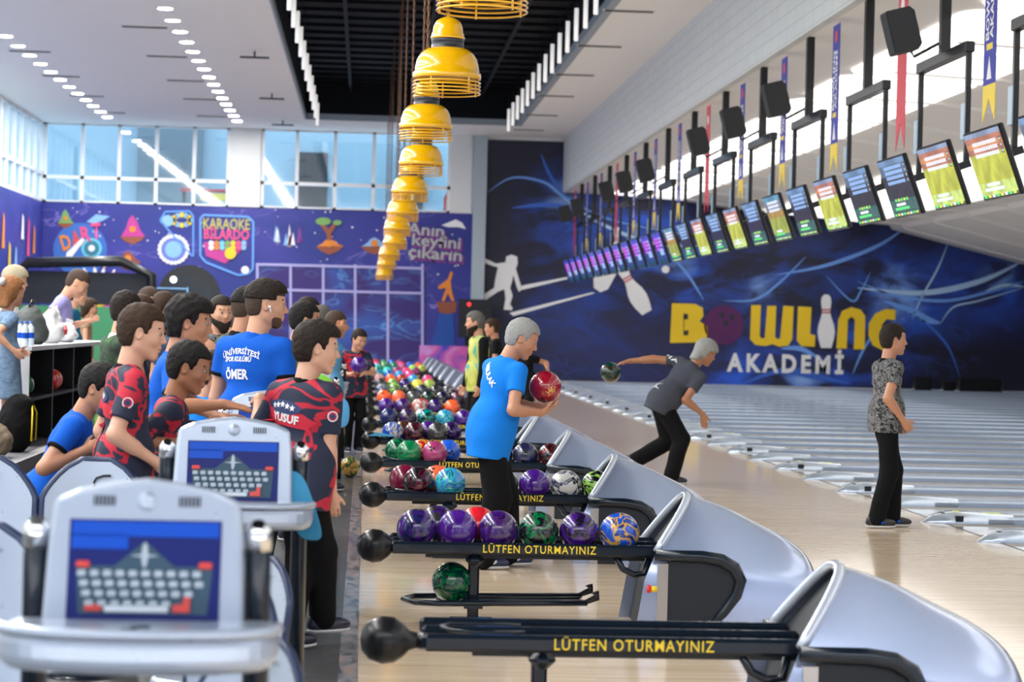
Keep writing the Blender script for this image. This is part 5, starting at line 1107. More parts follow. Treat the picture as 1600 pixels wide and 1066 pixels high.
# ================================================================== furniture on the left
def W3(px, py, Y): return PY(px, py, Y)
con_s = mat('console_silver', (.40, .46, .56), .28, .35, coat=.5)
scr_b = mat('keypad_blue', (.008, .015, .13), .35, spec=.2); scr_l = mat('keypad_bright_blue', (.005, .07, .48), .35, spec=.2); scr_g = mat('keypad_slate', (.04, .08, .12), .4, spec=.2); keym = mat('key_grey', (.38, .44, .50), .4); keyr = mat('key_red', (.60, .05, .04), .4)
def make_console():
    c = thing('score_console', 'x', 'console')
    tilt = Matrix.Translation((0, 0, .9)) @ Matrix.Rotation(-.22, 4, 'X')
    def tf(mb): mb.v = [tuple(tilt @ Vector(p)) for p in mb.v]; return mb
    # housing : rounded trapezoid with a low gable
    out = [(-.235, 0), (-.228, .20), (-.218, .285), (-.16, .312), (-.08, .328), (0, .338), (.08, .328), (.16, .312), (.218, .285), (.228, .20), (.235, 0), (.22, -.03), (-.22, -.03)]
    hb = MB().prism(out, (0, .07, 0), (1, 0, 0), (0, 0, 1), (0, -1, 0), .07)
    tf(hb); hs_ = hb.build('housing', con_s, c)
    bv = hs_.modifiers.new('bevel', 'BEVEL'); bv.width = .016; bv.segments = 3; bv.limit_method = 'ANGLE'
    # tray with the two wings, curved front
    n = 24; vs = []
    tr_ = [( -.32, .02), (-.30, .05), (-.24, .05), (.24, .05), (.30, .05), (.32, .02)]
    fr = [(.32*math.cos(a), -.06-.17*math.sin(a)**.8) for a in [PI*i/20 for i in range(21)]]
    pl = [(.32, .05)]+fr+[(-.32, .05)]
    tm = MB().prism(pl, (0, 0, .80), (1, 0, 0), (0, 1, 0), (0, 0, 1), .10); tray = tm.build('tray', con_s, c)
    bv = tray.modifiers.new('bevel', 'BEVEL'); bv.width = .035; bv.segments = 4; bv.limit_method = 'ANGLE'
    rim = [(x, y, .895) for x, y in fr]; MB().tube(rim, .014, 8).build('tray_rim', con_s, tray)
    sq = [(-.03, -.17), (-.01, -.165), (0, -.15), (-.01, -.135), (.01, -.12), (.03, -.118)]
    MB().tube([(x, y-.01, .902) for x, y in sq], .003, 5).build('squiggle_mark', DARK, tray)
    # screen
    def rect(x0, z0, x1, z1, y, m, nm, par, th=.004): return tf(MB().prism([(x0, z0), (x1, z0), (x1, z1), (x0, z1)], (0, y, 0), (1, 0, 0), (0, 0, 1), (0, -1, 0), th)).build(nm, m, par)
    sf = rect(-.178, .0, .178, .235, .001, scr_b, 'keypad_panel', c)
    rect(-.172, .195, .172, .23, -.0035, scr_l, 'blue_field', sf, .001); rect(-.172, .165, -.04, .20, -.0035, scr_l, 'blue_field', sf, .001)
    tf(MB().prism([(-.16, .125), (-.07, .125), (0, .185), (.07, .125), (.16, .125), (.15, .012), (-.15, .012)], (0, -.004, 0), (1, 0, 0), (0, 0, 1), (0, -1, 0), .001)).build('key_field', scr_g, sf)
    tf(MB().prism([(-.035, .150), (-.008, .153), (-.005, .175), (0, .182), (.005, .175), (.008, .153), (.035, .150), (.008, .147), (.005, .128), (0, .12), (-.005, .128), (-.008, .147)], (0, -.005, 0), (1, 0, 0), (0, 0, 1), (0, -1, 0), .001)).build('arrow_cross', keym, sf)
    for r_ in range(4):
        nk = (10, 10, 9, 7)[r_]; wd = (.29, .27, .235, .175)[r_]; z = .107-r_*.0235; x_0 = -.145+(0, .006, .012, .02)[r_]
        for k in range(nk):
            x = x_0+k*.0298
            tf(MB().box((x-.0105, -.012, z-.008), (x+.0105, -.0045, z+.008), bev=.003)).build('key', keym, sf)
    for x, z, w_ in ((-.143, .128, .016), (.143, .128, .016), (-.115, .026, .02)): tf(MB().box((x-w_, -.012, z-.008), (x+w_, -.0045, z+.008), bev=.003)).build('red_key', keyr, sf)
    tf(MB().prism([(.07, .018), (.11, .018), (.11, .056), (.095, .056), (.095, .038), (.07, .034)], (0, -.0045, 0), (1, 0, 0), (0, 0, 1), (0, -1, 0), .006)).build('red_key', keyr, sf)
    tf(MB().box((-.09, -.011, .016), (.06, -.0045, .032), bev=.004)).build('space_key', mat('key_white', (.6, .65, .7), .4), sf)
    me = text_obj('BOWLING SYSTEM', .016, wid=.10, res=1); o = put_mesh(me, 'small_print', keym, sf); o.data.transform(tilt @ frame((.07, -.004, .205), (1, 0, 0), (0, 0, 1)))
    # vents and round boss above the keypad
    for sx in (-1, 1):
        for k in range(6): tf(MB().box((sx*.10+(k-2.5)*.009-.0025, -.003, .268), (sx*.10+(k-2.5)*.009+.0025, .002, .292))).build('vent_slot', DARK, hs_)
    bs = MB().lathe([(.0005, .008), (.018, .006), (.024, 0), (.026, -.004)], (0, 0, 0), 24, 0, Matrix.Rotation(PI/2, 3, 'X')); bs.v = [(p[0], p[1], p[2]+.28) for p in bs.v]; tf(bs).build('round_boss', con_s, hs_)
    for x in (-.262, .262):
        MB().tube([(x, .10, 0), (x, .10, 1.02), (x, .095, 1.10), (x, .08, 1.12)], [.032, .032, .03, .015], 14).build('post', BLACKM, c)
        MB().tube([(x, .10, 1.06), (x, .094, 1.105), (x, .08, 1.122)], [.034, .032, .017], 14).build('post_cap', CHROME, c)
    MB().box((-.262, .085, .80), (.262, .115, .845)).build('cross_rail', BLACKM, c)
    return c
con = make_console()
KIDS[con.name] = list(con.children)
for c_ in con.children: KIDS[c_.name] = list(c_.children)
cl = ['nearest silver keypad console at the lower left corner, out of focus', 'second silver keypad console, right behind the nearest one', 'third keypad console, among the boys with joined hands', 'fourth keypad console, by the boy in the navy and red YUSUF shirt', 'fifth keypad console, with lime and blue cloths hung on it', 'sixth keypad console from the camera', 'seventh keypad console from the camera', 'eighth keypad console from the camera']
for i in range(8):
    loc = (-.505, 5.2+i*L, 0)
    if i == 0: con.location = loc; tag(con, cl[0], None, 'silver keypad consoles')
    else: dup(con, loc, None, cl[i], 'silver keypad consoles')
def make_chair():
    c = thing('lounge_chair', 'x', 'chair')
    # back shell : tall rounded panel, slightly bowed
    NX, NZ = 14, 16; fr, bk = [], []
    def pt(i, k, off):
        v = k/NZ; z = .38+.56*v; w = .235*(min(1, (1.02-v)*3.2))**.45*(.86+.14*min(1, v*2.5)); x = (i/NX*2-1)*w; y = .20+.10*v+.05*(x/.24)**2*-1+off
        return (x, y, z)
    mb = MB()
    for off, mi in ((0, 0), (.03, 1)):
        vs = [pt(i, k, off) for k in range(NZ+1) for i in range(NX+1)]
        fs = [[k*(NX+1)+i, k*(NX+1)+i+1, (k+1)*(NX+1)+i+1, (k+1)*(NX+1)+i] for k in range(NZ) for i in range(NX)]
        mb.add(vs, fs if off == 0 else [f[::-1] for f in fs], mi, True)
    mb.build('back_shell', [con_s, mat('chair_navy', (.02, .035, .09), .3)], c)
    bd = [pt(0, k, .015) for k in range(NZ+1)]+[pt(i, NZ, .015) for i in range(1, NX+1)]+[pt(NX, k, .015) for k in range(NZ-1, -1, -1)]
    MB().tube(bd, .017, 8).build('edge_trim', mat('chair_navy', (.02, .035, .09), .3), c)
    st = MB().prism([(-.21, .22), (-.235, 0), (-.20, -.2), (-.12, -.25), (.12, -.25), (.20, -.2), (.235, 0), (.21, .22)], (0, 0, .40), (1, 0, 0), (0, 1, 0), (0, 0, 1), .05); so = st.build('seat', con_s, c)
    bv = so.modifiers.new('bevel', 'BEVEL'); bv.width = .018; bv.segments = 3; bv.limit_method = 'ANGLE'
    sq = [(-.05, .80), (-.025, .81), (.0, .825), (-.005, .84), (.005, .86), (.04, .872), (.07, .872)]
    MB().tube([(x, .16+.10*(z-.38)/.56+.022, z) for x, z in sq], .0055, 5).build('squiggle_mark', DARK, c)
    MB().tube([(0, 0, .40), (0, 0, .02)], .03, 12).build('pedestal', BLACKM, c)
    MB().lathe([(.0005, .03), (.19, .02), (.2, 0)], n=24).build('base_plate', BLACKM, c)
    return c
ch = make_chair(); KIDS[ch.name] = list(ch.children)
cl = [((-1.72, 10.0, 0), .05, 'silver moulded chair with squiggle mark, cut by the left edge of the picture'), ((-1.24, 10.0, 0), -.05, 'silver moulded chair directly behind the nearest console, squiggle mark on its back'), ((-1.22, 6.7, 0), -.1, 'silver moulded chair nearest the camera at the left edge'),
      ((-.40, 5.75, 0), -.7, 'silver chair seen edge on beside the nearest console post'), ((-.52, 7.0, 0), -.7, 'silver chair seen edge on between the first two consoles, nearer one'), ((-.50, 7.75, 0), -.7, 'silver chair seen edge on between the first two consoles, farther one')]
for i, (loc, rz, lb) in enumerate(cl):
    if i == 0: ch.location = loc; ch.rotation_euler = (0, 0, rz); tag(ch, lb, None, 'silver moulded chairs'); o = ch
    else: o = dup(ch, loc, rz, lb, 'silver moulded chairs')
    if i >= 3: o.scale = (.78, .78, .80)
# counter with shelves
ct = thing('shelf_counter', 'white shelf counter with open compartments on the raised seating area', 'counter', (-3.0, 20.0, .42))
wl_ = mat('laminate_white', (.62, .64, .68), .45)
MB().box((-.38, 0, .86), (.02, 6.0, .90)).build('counter_top', wl_, ct); MB().box((-.36, 0, 0), (0, .03, .86)).build('side_panel', wl_, ct); MB().box((-.36, .03, 0), (-.33, 6, .86)).build('back_panel', mat('laminate_grey', (.28, .3, .33), .5), ct)
for y in (1.5, 3.0, 4.5): MB().box((-.33, y, 0), (0, y+.05, .86)).build('divider', BLACK, ct)
for y in (.03, 1.55, 3.05, 4.55): MB().box((-.33, y, .40), (0, y+1.45, .43)).build('shelf', DARK, ct)
for y, c1, lb in ((.55, 'green', 'green bowling ball on the counter shelf'), (.25, 'magenta', 'magenta bowling ball at the near end of the counter shelf'), (2.2, 'red', 'red bowling ball in the second compartment of the counter'), (2.45, 'coral', 'coral bowling ball in the second compartment of the counter')):
    ball((-3.14, 20+y, .42+.43+BR_), c1, None, lb)
zt = .42+.90
def bottle(x, y, lb):
    b_ = thing('water_bottle', lb, 'bottle', (x, y, zt), 0, 'water bottles on the counter')
    MB().lathe([(.0005, 0), (.032, 0), (.033, .02), (.033, .15), (.03, .17), (.013, .2), (.013, .215), (.0005, .215)], n=16).build('bottle_body', mat('clear_plastic', (.6, .7, .78), .1), b_); MB().lathe([(.016, .205), (.016, .225), (.0005, .225)], n=12).build('bottle_cap', mat('cap_blue', (.05, .15, .5), .4), b_); MB().lathe([(.034, .07), (.034, .12)], n=16).build('bottle_label', scr_l, b_)
for i in range(4): bottle(-3.06-.07*(i % 2), 20.12+.16*i, '%s water bottle from the near end of the counter' % ORD[i])
def blob(name, mt, prims, lb, cat, vox=.012, loc=(0, 0, 0), noise=0):
    lo = np.min([np.array(p[0])-max(p[1]) for p in prims], 0); hi = np.max([np.array(p[0])+max(p[1]) for p in prims], 0); S = SDF(lo, hi, vox)
    for c_, r_ in prims: S.ell(c_, r_, k=.04)
    if noise: S.noise(noise, 40, 1.)
    S.plane((0, 0, .0), (0, 0, -1), .01)
    o = S.mesh(name, mt); o.location = loc; return tag(o, lb, cat)
bp = blob('backpack', mat('bag_grey', (.06, .07, .07), .7), [((0, 0, .16), (.16, .2, .19)), ((.08, 0, .10), (.1, .16, .1)), ((0, .05, .30), (.09, .12, .08))], 'dark grey backpack standing on the counter top', 'bag', loc=(-3.2, 21.3, zt), noise=.004)
MB().tube([(.0, -.05, .36), (.02, 0, .42), (.02, .1, .42), (.0, .14, .36)], .012, 6).build('handle', BLACK, bp)
pb_ = blob('plastic_bag', mat('bag_white', (.7, .7, .72), .4), [((0, 0, .12), (.14, .18, .14)), ((0, .05, .24), (.1, .12, .09)), ((.03, -.08, .3), (.03, .03, .08)), ((.03, .12, .3), (.03, .03, .08))], 'white plastic carrier bag with a red print on the counter', 'bag', loc=(-3.18, 22.6, zt), noise=.008)
MB().prism([(-.05, 0), (0, .05), (.05, 0), (0, -.05)], (.13, 0, .14), (0, 1, 0), (0, 0, 1), (1, 0, 0), .03).build('red_print', REDP, pb_)
blob('plastic_bag', mat('bag_white', (.7, .7, .72), .4), [((0, 0, .08), (.14, .2, .1)), ((0, .1, .12), (.1, .1, .09))], 'low crumpled white bag beyond the carrier bag on the counter', 'bag', loc=(-3.18, 23.6, zt), noise=.01)
bg = blob('sports_bag', BLKC, [((0, 0, .22), (.16, .22, .24)), ((.03, 0, .40), (.12, .16, .1))], 'black sports bag with yellow piping beside the counter', 'bag', loc=(-2.98, 19.2, .42), noise=.004)
MB().tube([(.15, -.12, .1), (.155, -.12, .34), (.13, 0, .44), (.155, .12, .34), (.15, .12, .1)], .008, 6).build('yellow_piping', YEL, bg)
blob('handbag', mat('bag_brown', (.16, .12, .08), .7, bump=(60, .5)), [((0, 0, .13), (.15, .16, .14)), ((0, .05, .22), (.08, .1, .06))], 'brown woven handbag on the floor near the girl in denim', 'bag', loc=(-3.02, 18.35, .42), noise=.008)
blob('rubbish_bag', mat('bag_black_shiny', (.012, .012, .014), .25), [((0, 0, .13), (.2, .25, .16)), ((.1, .1, .18), (.1, .1, .08))], 'shiny black bin bag on the floor behind the seated man in blue', 'bag', loc=(-2.3, 16.2, 0), noise=.012)
# arcade booth frame behind the counter
bo = thing('booth_frame', 'black framed booth with a rounded top at the far left', 'booth', (-7.6, 58, 0))
MB().tube([(-1.6, 0, 0), (-1.6, 0, 2.5), (-1.2, 0, 2.95), (1.2, 0, 3.05), (2.0, 0, 2.7), (2.1, 0, 0)], .14, 8).build('frame', BLACK, bo); MB().box((-1.6, .3, 1.9), (2.0, .4, 2.75)).build('dark_panel', DARK, bo); MB().box((-1.5, .3, .3), (2.0, .38, 1.85)).build('green_panel', mat('booth_green', (.05, .28, .12), .5), bo)
# cloths
def clothm(name, mt, pts, lb, cat='towel', th=.006):
    N = len(pts[0]); vs = [p for row in pts for p in row]; fs = [[r*N+i, r*N+i+1, (r+1)*N+i+1, (r+1)*N+i] for r in range(len(pts)-1) for i in range(N-1)]
    o = MB().add(vs, fs, 0, True).build(name, mt); m = o.modifiers.new('s', 'SOLIDIFY'); m.thickness = th; m2 = o.modifiers.new('sub', 'SUBSURF'); m2.levels = 2; m2.render_levels = 2; return tag(o, lb, cat)
twl = cloth('towel_blue', (.05, .25, .42))
kx = rackY(4)
clothm('towel', twl, [[(.02, kx-.30, .47), (.16, kx-.30, .49), (.34, kx-.29, .475)], [(.10, kx-.20, .53), (.2, kx-.2, .52), (.32, kx-.2, .49)], [(.12, kx-.12, .50), (.2, kx-.1, .49), (.30, kx-.1, .47)]], 'light blue towel draped over the end knob of the fifth ball return')
cy = 9.0
clothm('towel', twl, [[(-.31, cy-.3, 1.02), (-.27, cy-.28, 1.03), (-.22, cy-.3, 1.0)], [(-.30, cy-.33, .88), (-.25, cy-.31, .90), (-.17, cy-.32, .86)], [(-.24, cy-.32, .75), (-.2, cy-.32, .74), (-.13, cy-.33, .74)]], 'blue towel hanging beside the post of the second console')
fy = 5.2+3*L
clothm('towel', cloth('lime', (.25, .65, .08)), [[(-.42, fy-.1, 1.25), (-.30, fy-.1, 1.26), (-.2, fy-.08, 1.2)], [(-.40, fy-.13, 1.1), (-.30, fy-.14, 1.08), (-.18, fy-.12, 1.05)], [(-.38, fy-.13, 1.0), (-.28, fy-.14, .95), (-.16, fy-.12, .95)]], 'lime green cloth hung over the fourth console')
clothm('towel', cloth('sky', (.12, .40, .70)), [[(-.24, fy-.16, 1.08), (-.17, fy-.16, 1.1), (-.1, fy-.14, 1.06)], [(-.24, fy-.18, .98), (-.16, fy-.19, .96), (-.09, fy-.16, .97)], [(-.22, fy-.18, .88), (-.16, fy-.19, .86), (-.1, fy-.16, .88)]], 'sky blue cloth hung at the post of the fourth console')
# ================================================================== the people
# man with the red ball
P = lambda px, py, Y: tuple(PY(px, py, Y))
bc = P(852, 605, 14.6)
ball(bc, 'crimson', None, 'deep red bowling ball with gold emblem held by the man in light blue')
em = []
rb = bpy.data.objects[[o.name for o in bpy.data.objects if o.get('label', '').startswith('deep red')][0]]; rb.rotation_euler = (2.6, .3, 0)
gm = MB()
for i in range(9):
    a = i*2.4; r0 = .006+.0045*i; cx_, cz_ = r0*math.cos(a), r0*math.sin(a)
    pts = []
    for k in range(7):
        t_ = k/6*4.2; x_1 = cx_+.012*math.cos(a+t_); z_1 = cz_+.012*math.sin(a+t_); d = Vector((.30+x_1*9, -1, -.18+z_1*9)).normalized()*(BR_+.0008); pts.append(d)
    gm.tube(pts, .0024, 5)
me_em = gm.build('gold_emblem', mat('emblem_gold', (.78, .52, .14), .4, .2)); me_em.parent = rb; me_em.matrix_parent_inverse = rb.rotation_euler.to_matrix().to_4x4().inverted()
gsh = cloth('bright_blue', (.008, .20, .72))
A = person('man in a light blue polo shirt and black trousers holding a deep red bowling ball', .84, 14.6, 1.67, yaw=0., tyaw=.25, lean=.22, hyaw=-.08, hpitch=.42, wl=P(846, 636, 14.70), wr=P(846, 645, 14.50), hair='grey', shirt=BLU, collar=BLU, sk='mid', feet=((.16, .10), (-.02, -.10)), vox=.006, girth=1.16, sh=1.06, hld=(.85, -.35, .35), hln=(-.1, -.3, 1), hrd=(.85, .3, .38), hrn=(-.15, .3, 1), twist=.25, curl=.45, hem=-.17, elbow=((-.4, .6, -1), (-.4, -.6, -1)), shoe=mat('shoe_navy', (.012, .018, .06), .4), pw=1.4)
on_shirt(A, 'MBULAK', .21, .40, -.035, .055, WHITEP, rot=-.75, bold=.0015)
for sd in (1, -1):   # white side panels of the bowling shoes
    a = A['FT'][sd]; MB().ell((.045, 0, -.03), (.062, .052, .030), 16).build('white_shoe_panel', SOLE, A['root'], tuple(a))
# bowler releasing
ball(P(954, 582, 23.05), 'dark green', 'brown', 'dark green bowling ball swung back in the hand of the grey haired bowler')
Bw = person('silver haired bowler in a slate grey shirt leaning forward on the approach', 3.10, 22.85, 1.72, yaw=0., lean=.74, hyaw=.15, hpitch=.45, hip=.86, twist=.75, wl=P(974, 564, 23.1), wr=P(1099, 648, 22.7), hair='grey', hstyle='bob', shirt=GRYC, sk='tan', feet=((-.24, .10, .24), (.12, -.08)), vox=.008, girth=1.18, pw=1.3, hld=(-.85, -.1, -.15), hln=(-.15, 0, -1), hrd=(.1, 0, -1), curl=.35, hem=-.12, ftoe=(.9, 0), elbow=((0, .2, .6), (-1, -.2, 0)))
on_shirt(Bw, 'MA', .10, .42, .10, .06, WHITEP, rot=.25)
on_shirt(Bw, '', 0, .10, -.02, 0, mat('print_grey', (.35, .35, .38), .6), poly=[(-.14, -.06), (-.04, -.02), (-.09, .06), (-.01, .01), (.0, .10), (.03, .01), (.12, .05), (.05, -.01), (.14, -.03), (.03, -.04)])
# man in black
M1 = person('dark haired man in a black and white patterned shirt standing near the foul line', 4.37, 18.2, 1.68, yaw=.0, lean=.02, tyaw=.22, hyaw=.05, hpitch=.04, wr=P(1412, 658, 18.0), hl=(.14, .22, -.02), hair='dark', shirt=BWPAT, collar=BLKC, sk='mid', feet=((.10, .08), (-.08, -.09)), vox=.0065, hem=-.10, beard=None, shoe=mat('shoe_black', (.012, .013, .016), .4), curl=1.1, girth=1.0)
for i, sd in enumerate((1, -1)):
    a = M1['FT'][sd]; MB().box((.0, -.056, -.055), (.055, .056, -.005), bev=.02).build('blue_shoe_stripe', RBL, M1['root'], tuple(a+V(.01, 0, 0)))
# Omer
OM = person('tall young man in a royal blue polo lettered ÖMER, earphone in his ear', -.66, 12.65, 1.82, yaw=.75, tyaw=1.05, lean=.14, hyaw=.12, hpitch=.08, hl=(.18, .30, .02), wr=P(470, 640, 12.85), hair='dark', hstyle='top', beard='stubble', shirt=RBL, cuff=BLKC, sk='light', vox=.0065, girth=1.05, sh=1.05, hem=-.12, hsz=1.04)
on_shirt(OM, 'ÖMER', .17, .30, .04, .075, WHITEP, bold=.0028)
on_shirt(OM, 'SPOR KULÜBÜ', .19, .385, .04, .04, WHITEP, bold=.001)
on_shirt(OM, 'ÜNİVERSİTESİ', .26, .43, .03, .045, WHITEP, bold=.001, arc=1.6)
e_ = OM['hc']+OM['Rh'] @ V(.008, -.088, -.012)*OM['hs']; MB().ell((0, 0, 0), .009, 10).tube([(0, 0, 0), (.008, 0, -.032)], .004, 6).build('earphone', mat('earphone_white', (.8, .8, .8), .3), OM['root'], tuple(e_))
# Yusuf
YU = person('boy in a navy and red jersey lettered YUSUF beside the second console', -.30, 10.75, 1.575, yaw=.50, tyaw=1.0, lean=.06, hyaw=.12, hpitch=.12, wl=P(404, 622, 11.1), hld=(.2, .95, -.1), hln=(.6, 0, -.6), wr=P(519, 775, 10.75), hair='dark', hstyle='side', shirt=NAVYRED, collar=BLKC, sk='pale', vox=.0065, girth=1.06, sleeve=.72, hem=-.16, hsz=1.02, curl=.6, sh=1.0, elbow=((-.2, .5, -1), (-1, -.3, 0)), wfr=(-.17, 11.0, 0))
RIB = mat('jersey_red_print', (.62, .02, .05), .7); NVP = mat('jersey_navy_print', (.02, .04, .13), .7)
def jersey(info, nm):
    on_shirt(info, '', 0, .385, .06, 0, NVP, poly=[(.11*math.cos(a), .036*math.sin(a)) for a in [i*PI/10 for i in range(20)]], rot=-.12)
    for k in range(5):
        st_ = [((.008 if j % 2 else .017)*math.sin(j*PI/5), (.008 if j % 2 else .017)*math.cos(j*PI/5)) for j in range(10)]
        on_shirt(info, '', 0, .388+.006*(2-abs(k-2))-(k-2)*.004, .06-(k-2)*.034, 0, WHITEP, poly=st_, lift=.006, name='star_print')
    on_shirt(info, '', 0, .325, .05, 0, RIB, poly=[(-.13, -.034), (.12, -.034), (.15, -.05), (.14, -.02), (.17, .01), (.12, .03), (-.13, .034)], rot=-.16)
    if nm: on_shirt(info, nm, .17, .325, .045, .055, WHITEP, rot=-.16, bold=.002, lift=.007)
    on_shirt(info, '', 0, .16, .10, 0, RIB, poly=[(-.045, .10), (.045, .10), (.04, -.20), (-.04, -.20)])
    on_shirt(info, '', 0, .215, .10, 0, WHITEP, poly=[(.042*math.cos(a), .055*math.sin(a)) for a in [i*PI/12 for i in range(24)]], lift=.006)
    on_shirt(info, '', 0, .215, .10, 0, NVP, poly=[(.036*math.cos(a), .040*math.sin(a)) for a in [i*PI/12 for i in range(24)]], lift=.008)
    on_shirt(info, '14', .045, .215, .10, .055, WHITEP, lift=.010)
    e = info['shl'][-1]+(info['EL'][-1]-info['shl'][-1])*.42; dn = nrm(V(.2, -1, .1)); q = e+dn*.064*info['s']
    M = frame(tuple(q), (1, .2, 0), (0, 0, 1))
    for r_, m_, dd in ((.026, WHITEP, 0), (.021, RIB, .001), (.014, NVP, .002)):
        MB().lathe([(.0003, 0), (r_, 0)], n=20).build('sleeve_badge', m_, info['shirt']).matrix_local = M @ Matrix.Translation((0, 0, .004+dd))
jersey(YU, 'YUSUF')
# boy at the left, boy in front, tall boy
BC = person('brown haired boy in a navy and red jersey behind the silver chairs', -1.13, 10.5, 1.64, yaw=.30, lean=.04, hyaw=.0, hpitch=.16, wr=P(243, 722, 10.35), hl=(.1, .25, .0), hair='brown', hstyle='short', shirt=NAVYRED, collar=BLKC, sk='pale', vox=.0065, sleeve=.72, hem=-.18, sh=.98, hsz=1.02)
jersey(BC, '')
BE = person('younger black haired boy in navy and red looking down at a dark ball', -.98, 10.95, 1.455, yaw=.05, lean=.10, hyaw=-.12, hpitch=.28, wr=P(274, 690, 10.85), wl=P(300, 676, 11.1), hair='black', hstyle='short', shirt=NAVYRED, collar=BLKC, sk='tan', vox=.0065, sleeve=.72, hsz=1.05, sh=.95, hln=(.3, 0, 1), hrn=(.3, 0, 1))
ball(P(296, 690, 10.97), 'purple', 'black', 'black and purple bowling ball held by the younger boy in navy and red')
BD = person('tall boy with wavy black hair in royal blue reaching towards the console', -1.09, 11.6, 1.70, yaw=.05, lean=.22, hyaw=.0, hpitch=.12, wr=P(350, 632, 11.25), wl=P(340, 652, 11.4), hair='black', hstyle='messy', shirt=RBL, cuff=BLKC, collar=RBL, sk='mid', vox=.0065, hsz=1.05, curl=.2, hrd=(1, .1, -.15), hrn=(0, .3, -1), hld=(1, -.1, .05), hln=(0, -.3, -1), sleeve=.7)
# seated in blue
st = thing('bar_stool', 'black padded stool under the seated man in blue', 'stool', (-1.78, 12.2, 0)); MB().lathe([(.0005, .42), (.17, .42), (.18, .44), (.17, .465), (.0005, .47)], n=24).build('seat', BLACK, st); MB().tube([(0, 0, 0), (0, 0, .42)], .03, 10).build('pole', CHROME, st); MB().lathe([(.0005, .02), (.2, .01), (.21, 0)], n=24).build('base', CHROME, st)
person('seated man in a royal blue shirt leaning forward near the left edge', -1.76, 12.2, 1.68, yaw=.0, lean=.46, hyaw=-.3, hpitch=.35, seat=.60, feet=((.42, .15), (.42, -.15)), wr=P(133, 703, 12.0), hl=(.38, .15, .08), hair='black', shirt=RBL, cuff=BLKC, sk='mid', vox=.008, hsz=1.05, elbow=((-.3, .5, -1), (-.6, -.5, -1)), hem=-.02)
st2 = thing('bar_stool', 'black padded stool behind the second console', 'stool', (-1.0, 13.45, 0)); MB().lathe([(.0005, .48), (.17, .48), (.18, .50), (.17, .53), (.0005, .54)], n=24).build('seat', BLACK, st2); MB().tube([(0, 0, 0), (0, 0, .48)], .03, 10).build('pole', CHROME, st2); MB().lathe([(.0005, .02), (.2, .01), (.21, 0)], n=24).build('base', CHROME, st2)
SE = person('seated curly haired boy with glasses in a blue shirt lettered SEREN', -1.02, 13.45, 1.66, yaw=.6, lean=.12, hyaw=-.1, hpitch=.3, seat=.62, feet=((.42, .15), (.42, -.15)), hl=(.35, .15, .1), hr=(.35, -.15, .1), hair='brown', hstyle='messy', shirt=BLU, sk='light', vox=.009, hem=-.02)
on_shirt(SE, 'N SEREN', .22, .24, .0, .05, WHITEP, bold=.001)
def bgp(label, px, top, Y, h=None, z0=0., **k):
    z = PY(px, top, Y).z; hh = h or max(1.35, (z-z0)/1.005); x = PY(px, top, Y).x; k.setdefault('vox', .012 if Y < 20 else .015)
    return person(label, x, Y, hh, z0=z0, **k)
bgp('bald man with glasses half hidden behind the curly haired boy', 300, 534, 14.2, yaw=.4, hair=None, sk='light', shirt=GRYC, hpitch=.2, seat=None)
GM = bgp('dark haired man in a black and green jersey behind the brown haired boy', 178, 456, 15.2, yaw=.5, hyaw=.9, hair='dark', shirt=GRNPAT, sk='light', collar=WHC, vox=.010, lean=.1)
on_shirt(GM, 'SPOR', .10, .22, -.1, .03, WHITEP)
bgp('short haired man in a black and green shirt right behind ÖMER', 372, 450, 14.7, yaw=.6, hyaw=.5, hair='black', hstyle='top', shirt=GRNPAT, collar=BLKC, sk='mid', vox=.010)
bgp('man in a black and green jersey between ÖMER and the YUSUF jersey boy', 461, 474, 16.2, yaw=.15, hyaw=.15, hair='black', shirt=GRNPAT, collar=BLKC, sk='mid', beard='stubble', vox=.010)
bgp('dark haired man in black beyond the group, head above the blue partition base', 470, 465, 22, yaw=.1, hair='dark', shirt=BLKC, sk='light')
bgp('grey haired man in a pale blue shirt beyond the group', 495, 478, 24, yaw=.8, hair='greyd', shirt=cloth('pale_blue', (.2, .35, .5)), sk='light')
bgp('bald man raising his hand to his face beyond the group', 514, 487, 21, yaw=.4, hair=None, hstyle='balding', shirt=cloth('steel_blue', (.1, .3, .5)), sk='mid', wr=P(531, 512, 20.9))
bgp('bearded man in a black and white jersey facing the camera', 341, 464, 18.2, yaw=-1.2, hyaw=-1.1, hair='dark', beard='full', shirt=BWPAT, sk='light')
bgp('man in a dark slate shirt seen from behind beside the black archway', 291, 470, 17.4, yaw=1.4, hair='greyd', shirt=cloth('slate_blue', (.03, .05, .10)), sk='light')
bgp('grey haired person in light blue behind the bearded man', 322, 482, 23, yaw=1.2, hair='grey', shirt=BLU, sk='light')
bgp('grey haired person in a red shirt right of the bearded man', 356, 480, 21, yaw=1.0, hair='greyd', shirt=cloth('dull_red', (.4, .05, .06)), sk='light')
bgp('bald man in a pale shirt far back under the sunburst picture', 222, 447, 22, yaw=.3, hair=None, hstyle='balding', shirt=WHC, sk='light', hpitch=.1)
bgp('dark haired man far back left of the tall boy', 209, 462, 20, yaw=.2, hair='brown', shirt=cloth('slate_blue', (.03, .05, .10)), sk='mid')
bgp('brown haired woman far back above the tall boy', 246, 458, 21, yaw=.5, hair='brown', hstyle='long', shirt=BLKC, sk='light')
bgp('auburn haired person far back left of the slate shirt', 268, 476, 19.5, yaw=.9, hair='red', hstyle='long', shirt=GRYC, sk='light')
z1 = .42
LM = bgp('bald man in a lavender shirt looking down at his phone behind the counter', 86, 436, 25, z0=z1, yaw=.0, lean=.22, hyaw=.05, hpitch=.55, hair=None, hstyle='balding', beard=None, shirt=LAV, sk='light', girth=1.15, hsz=1.22, wr=P(100, 512, 24.7), hl=(.4, .1, .25), vox=.010, h=1.68)
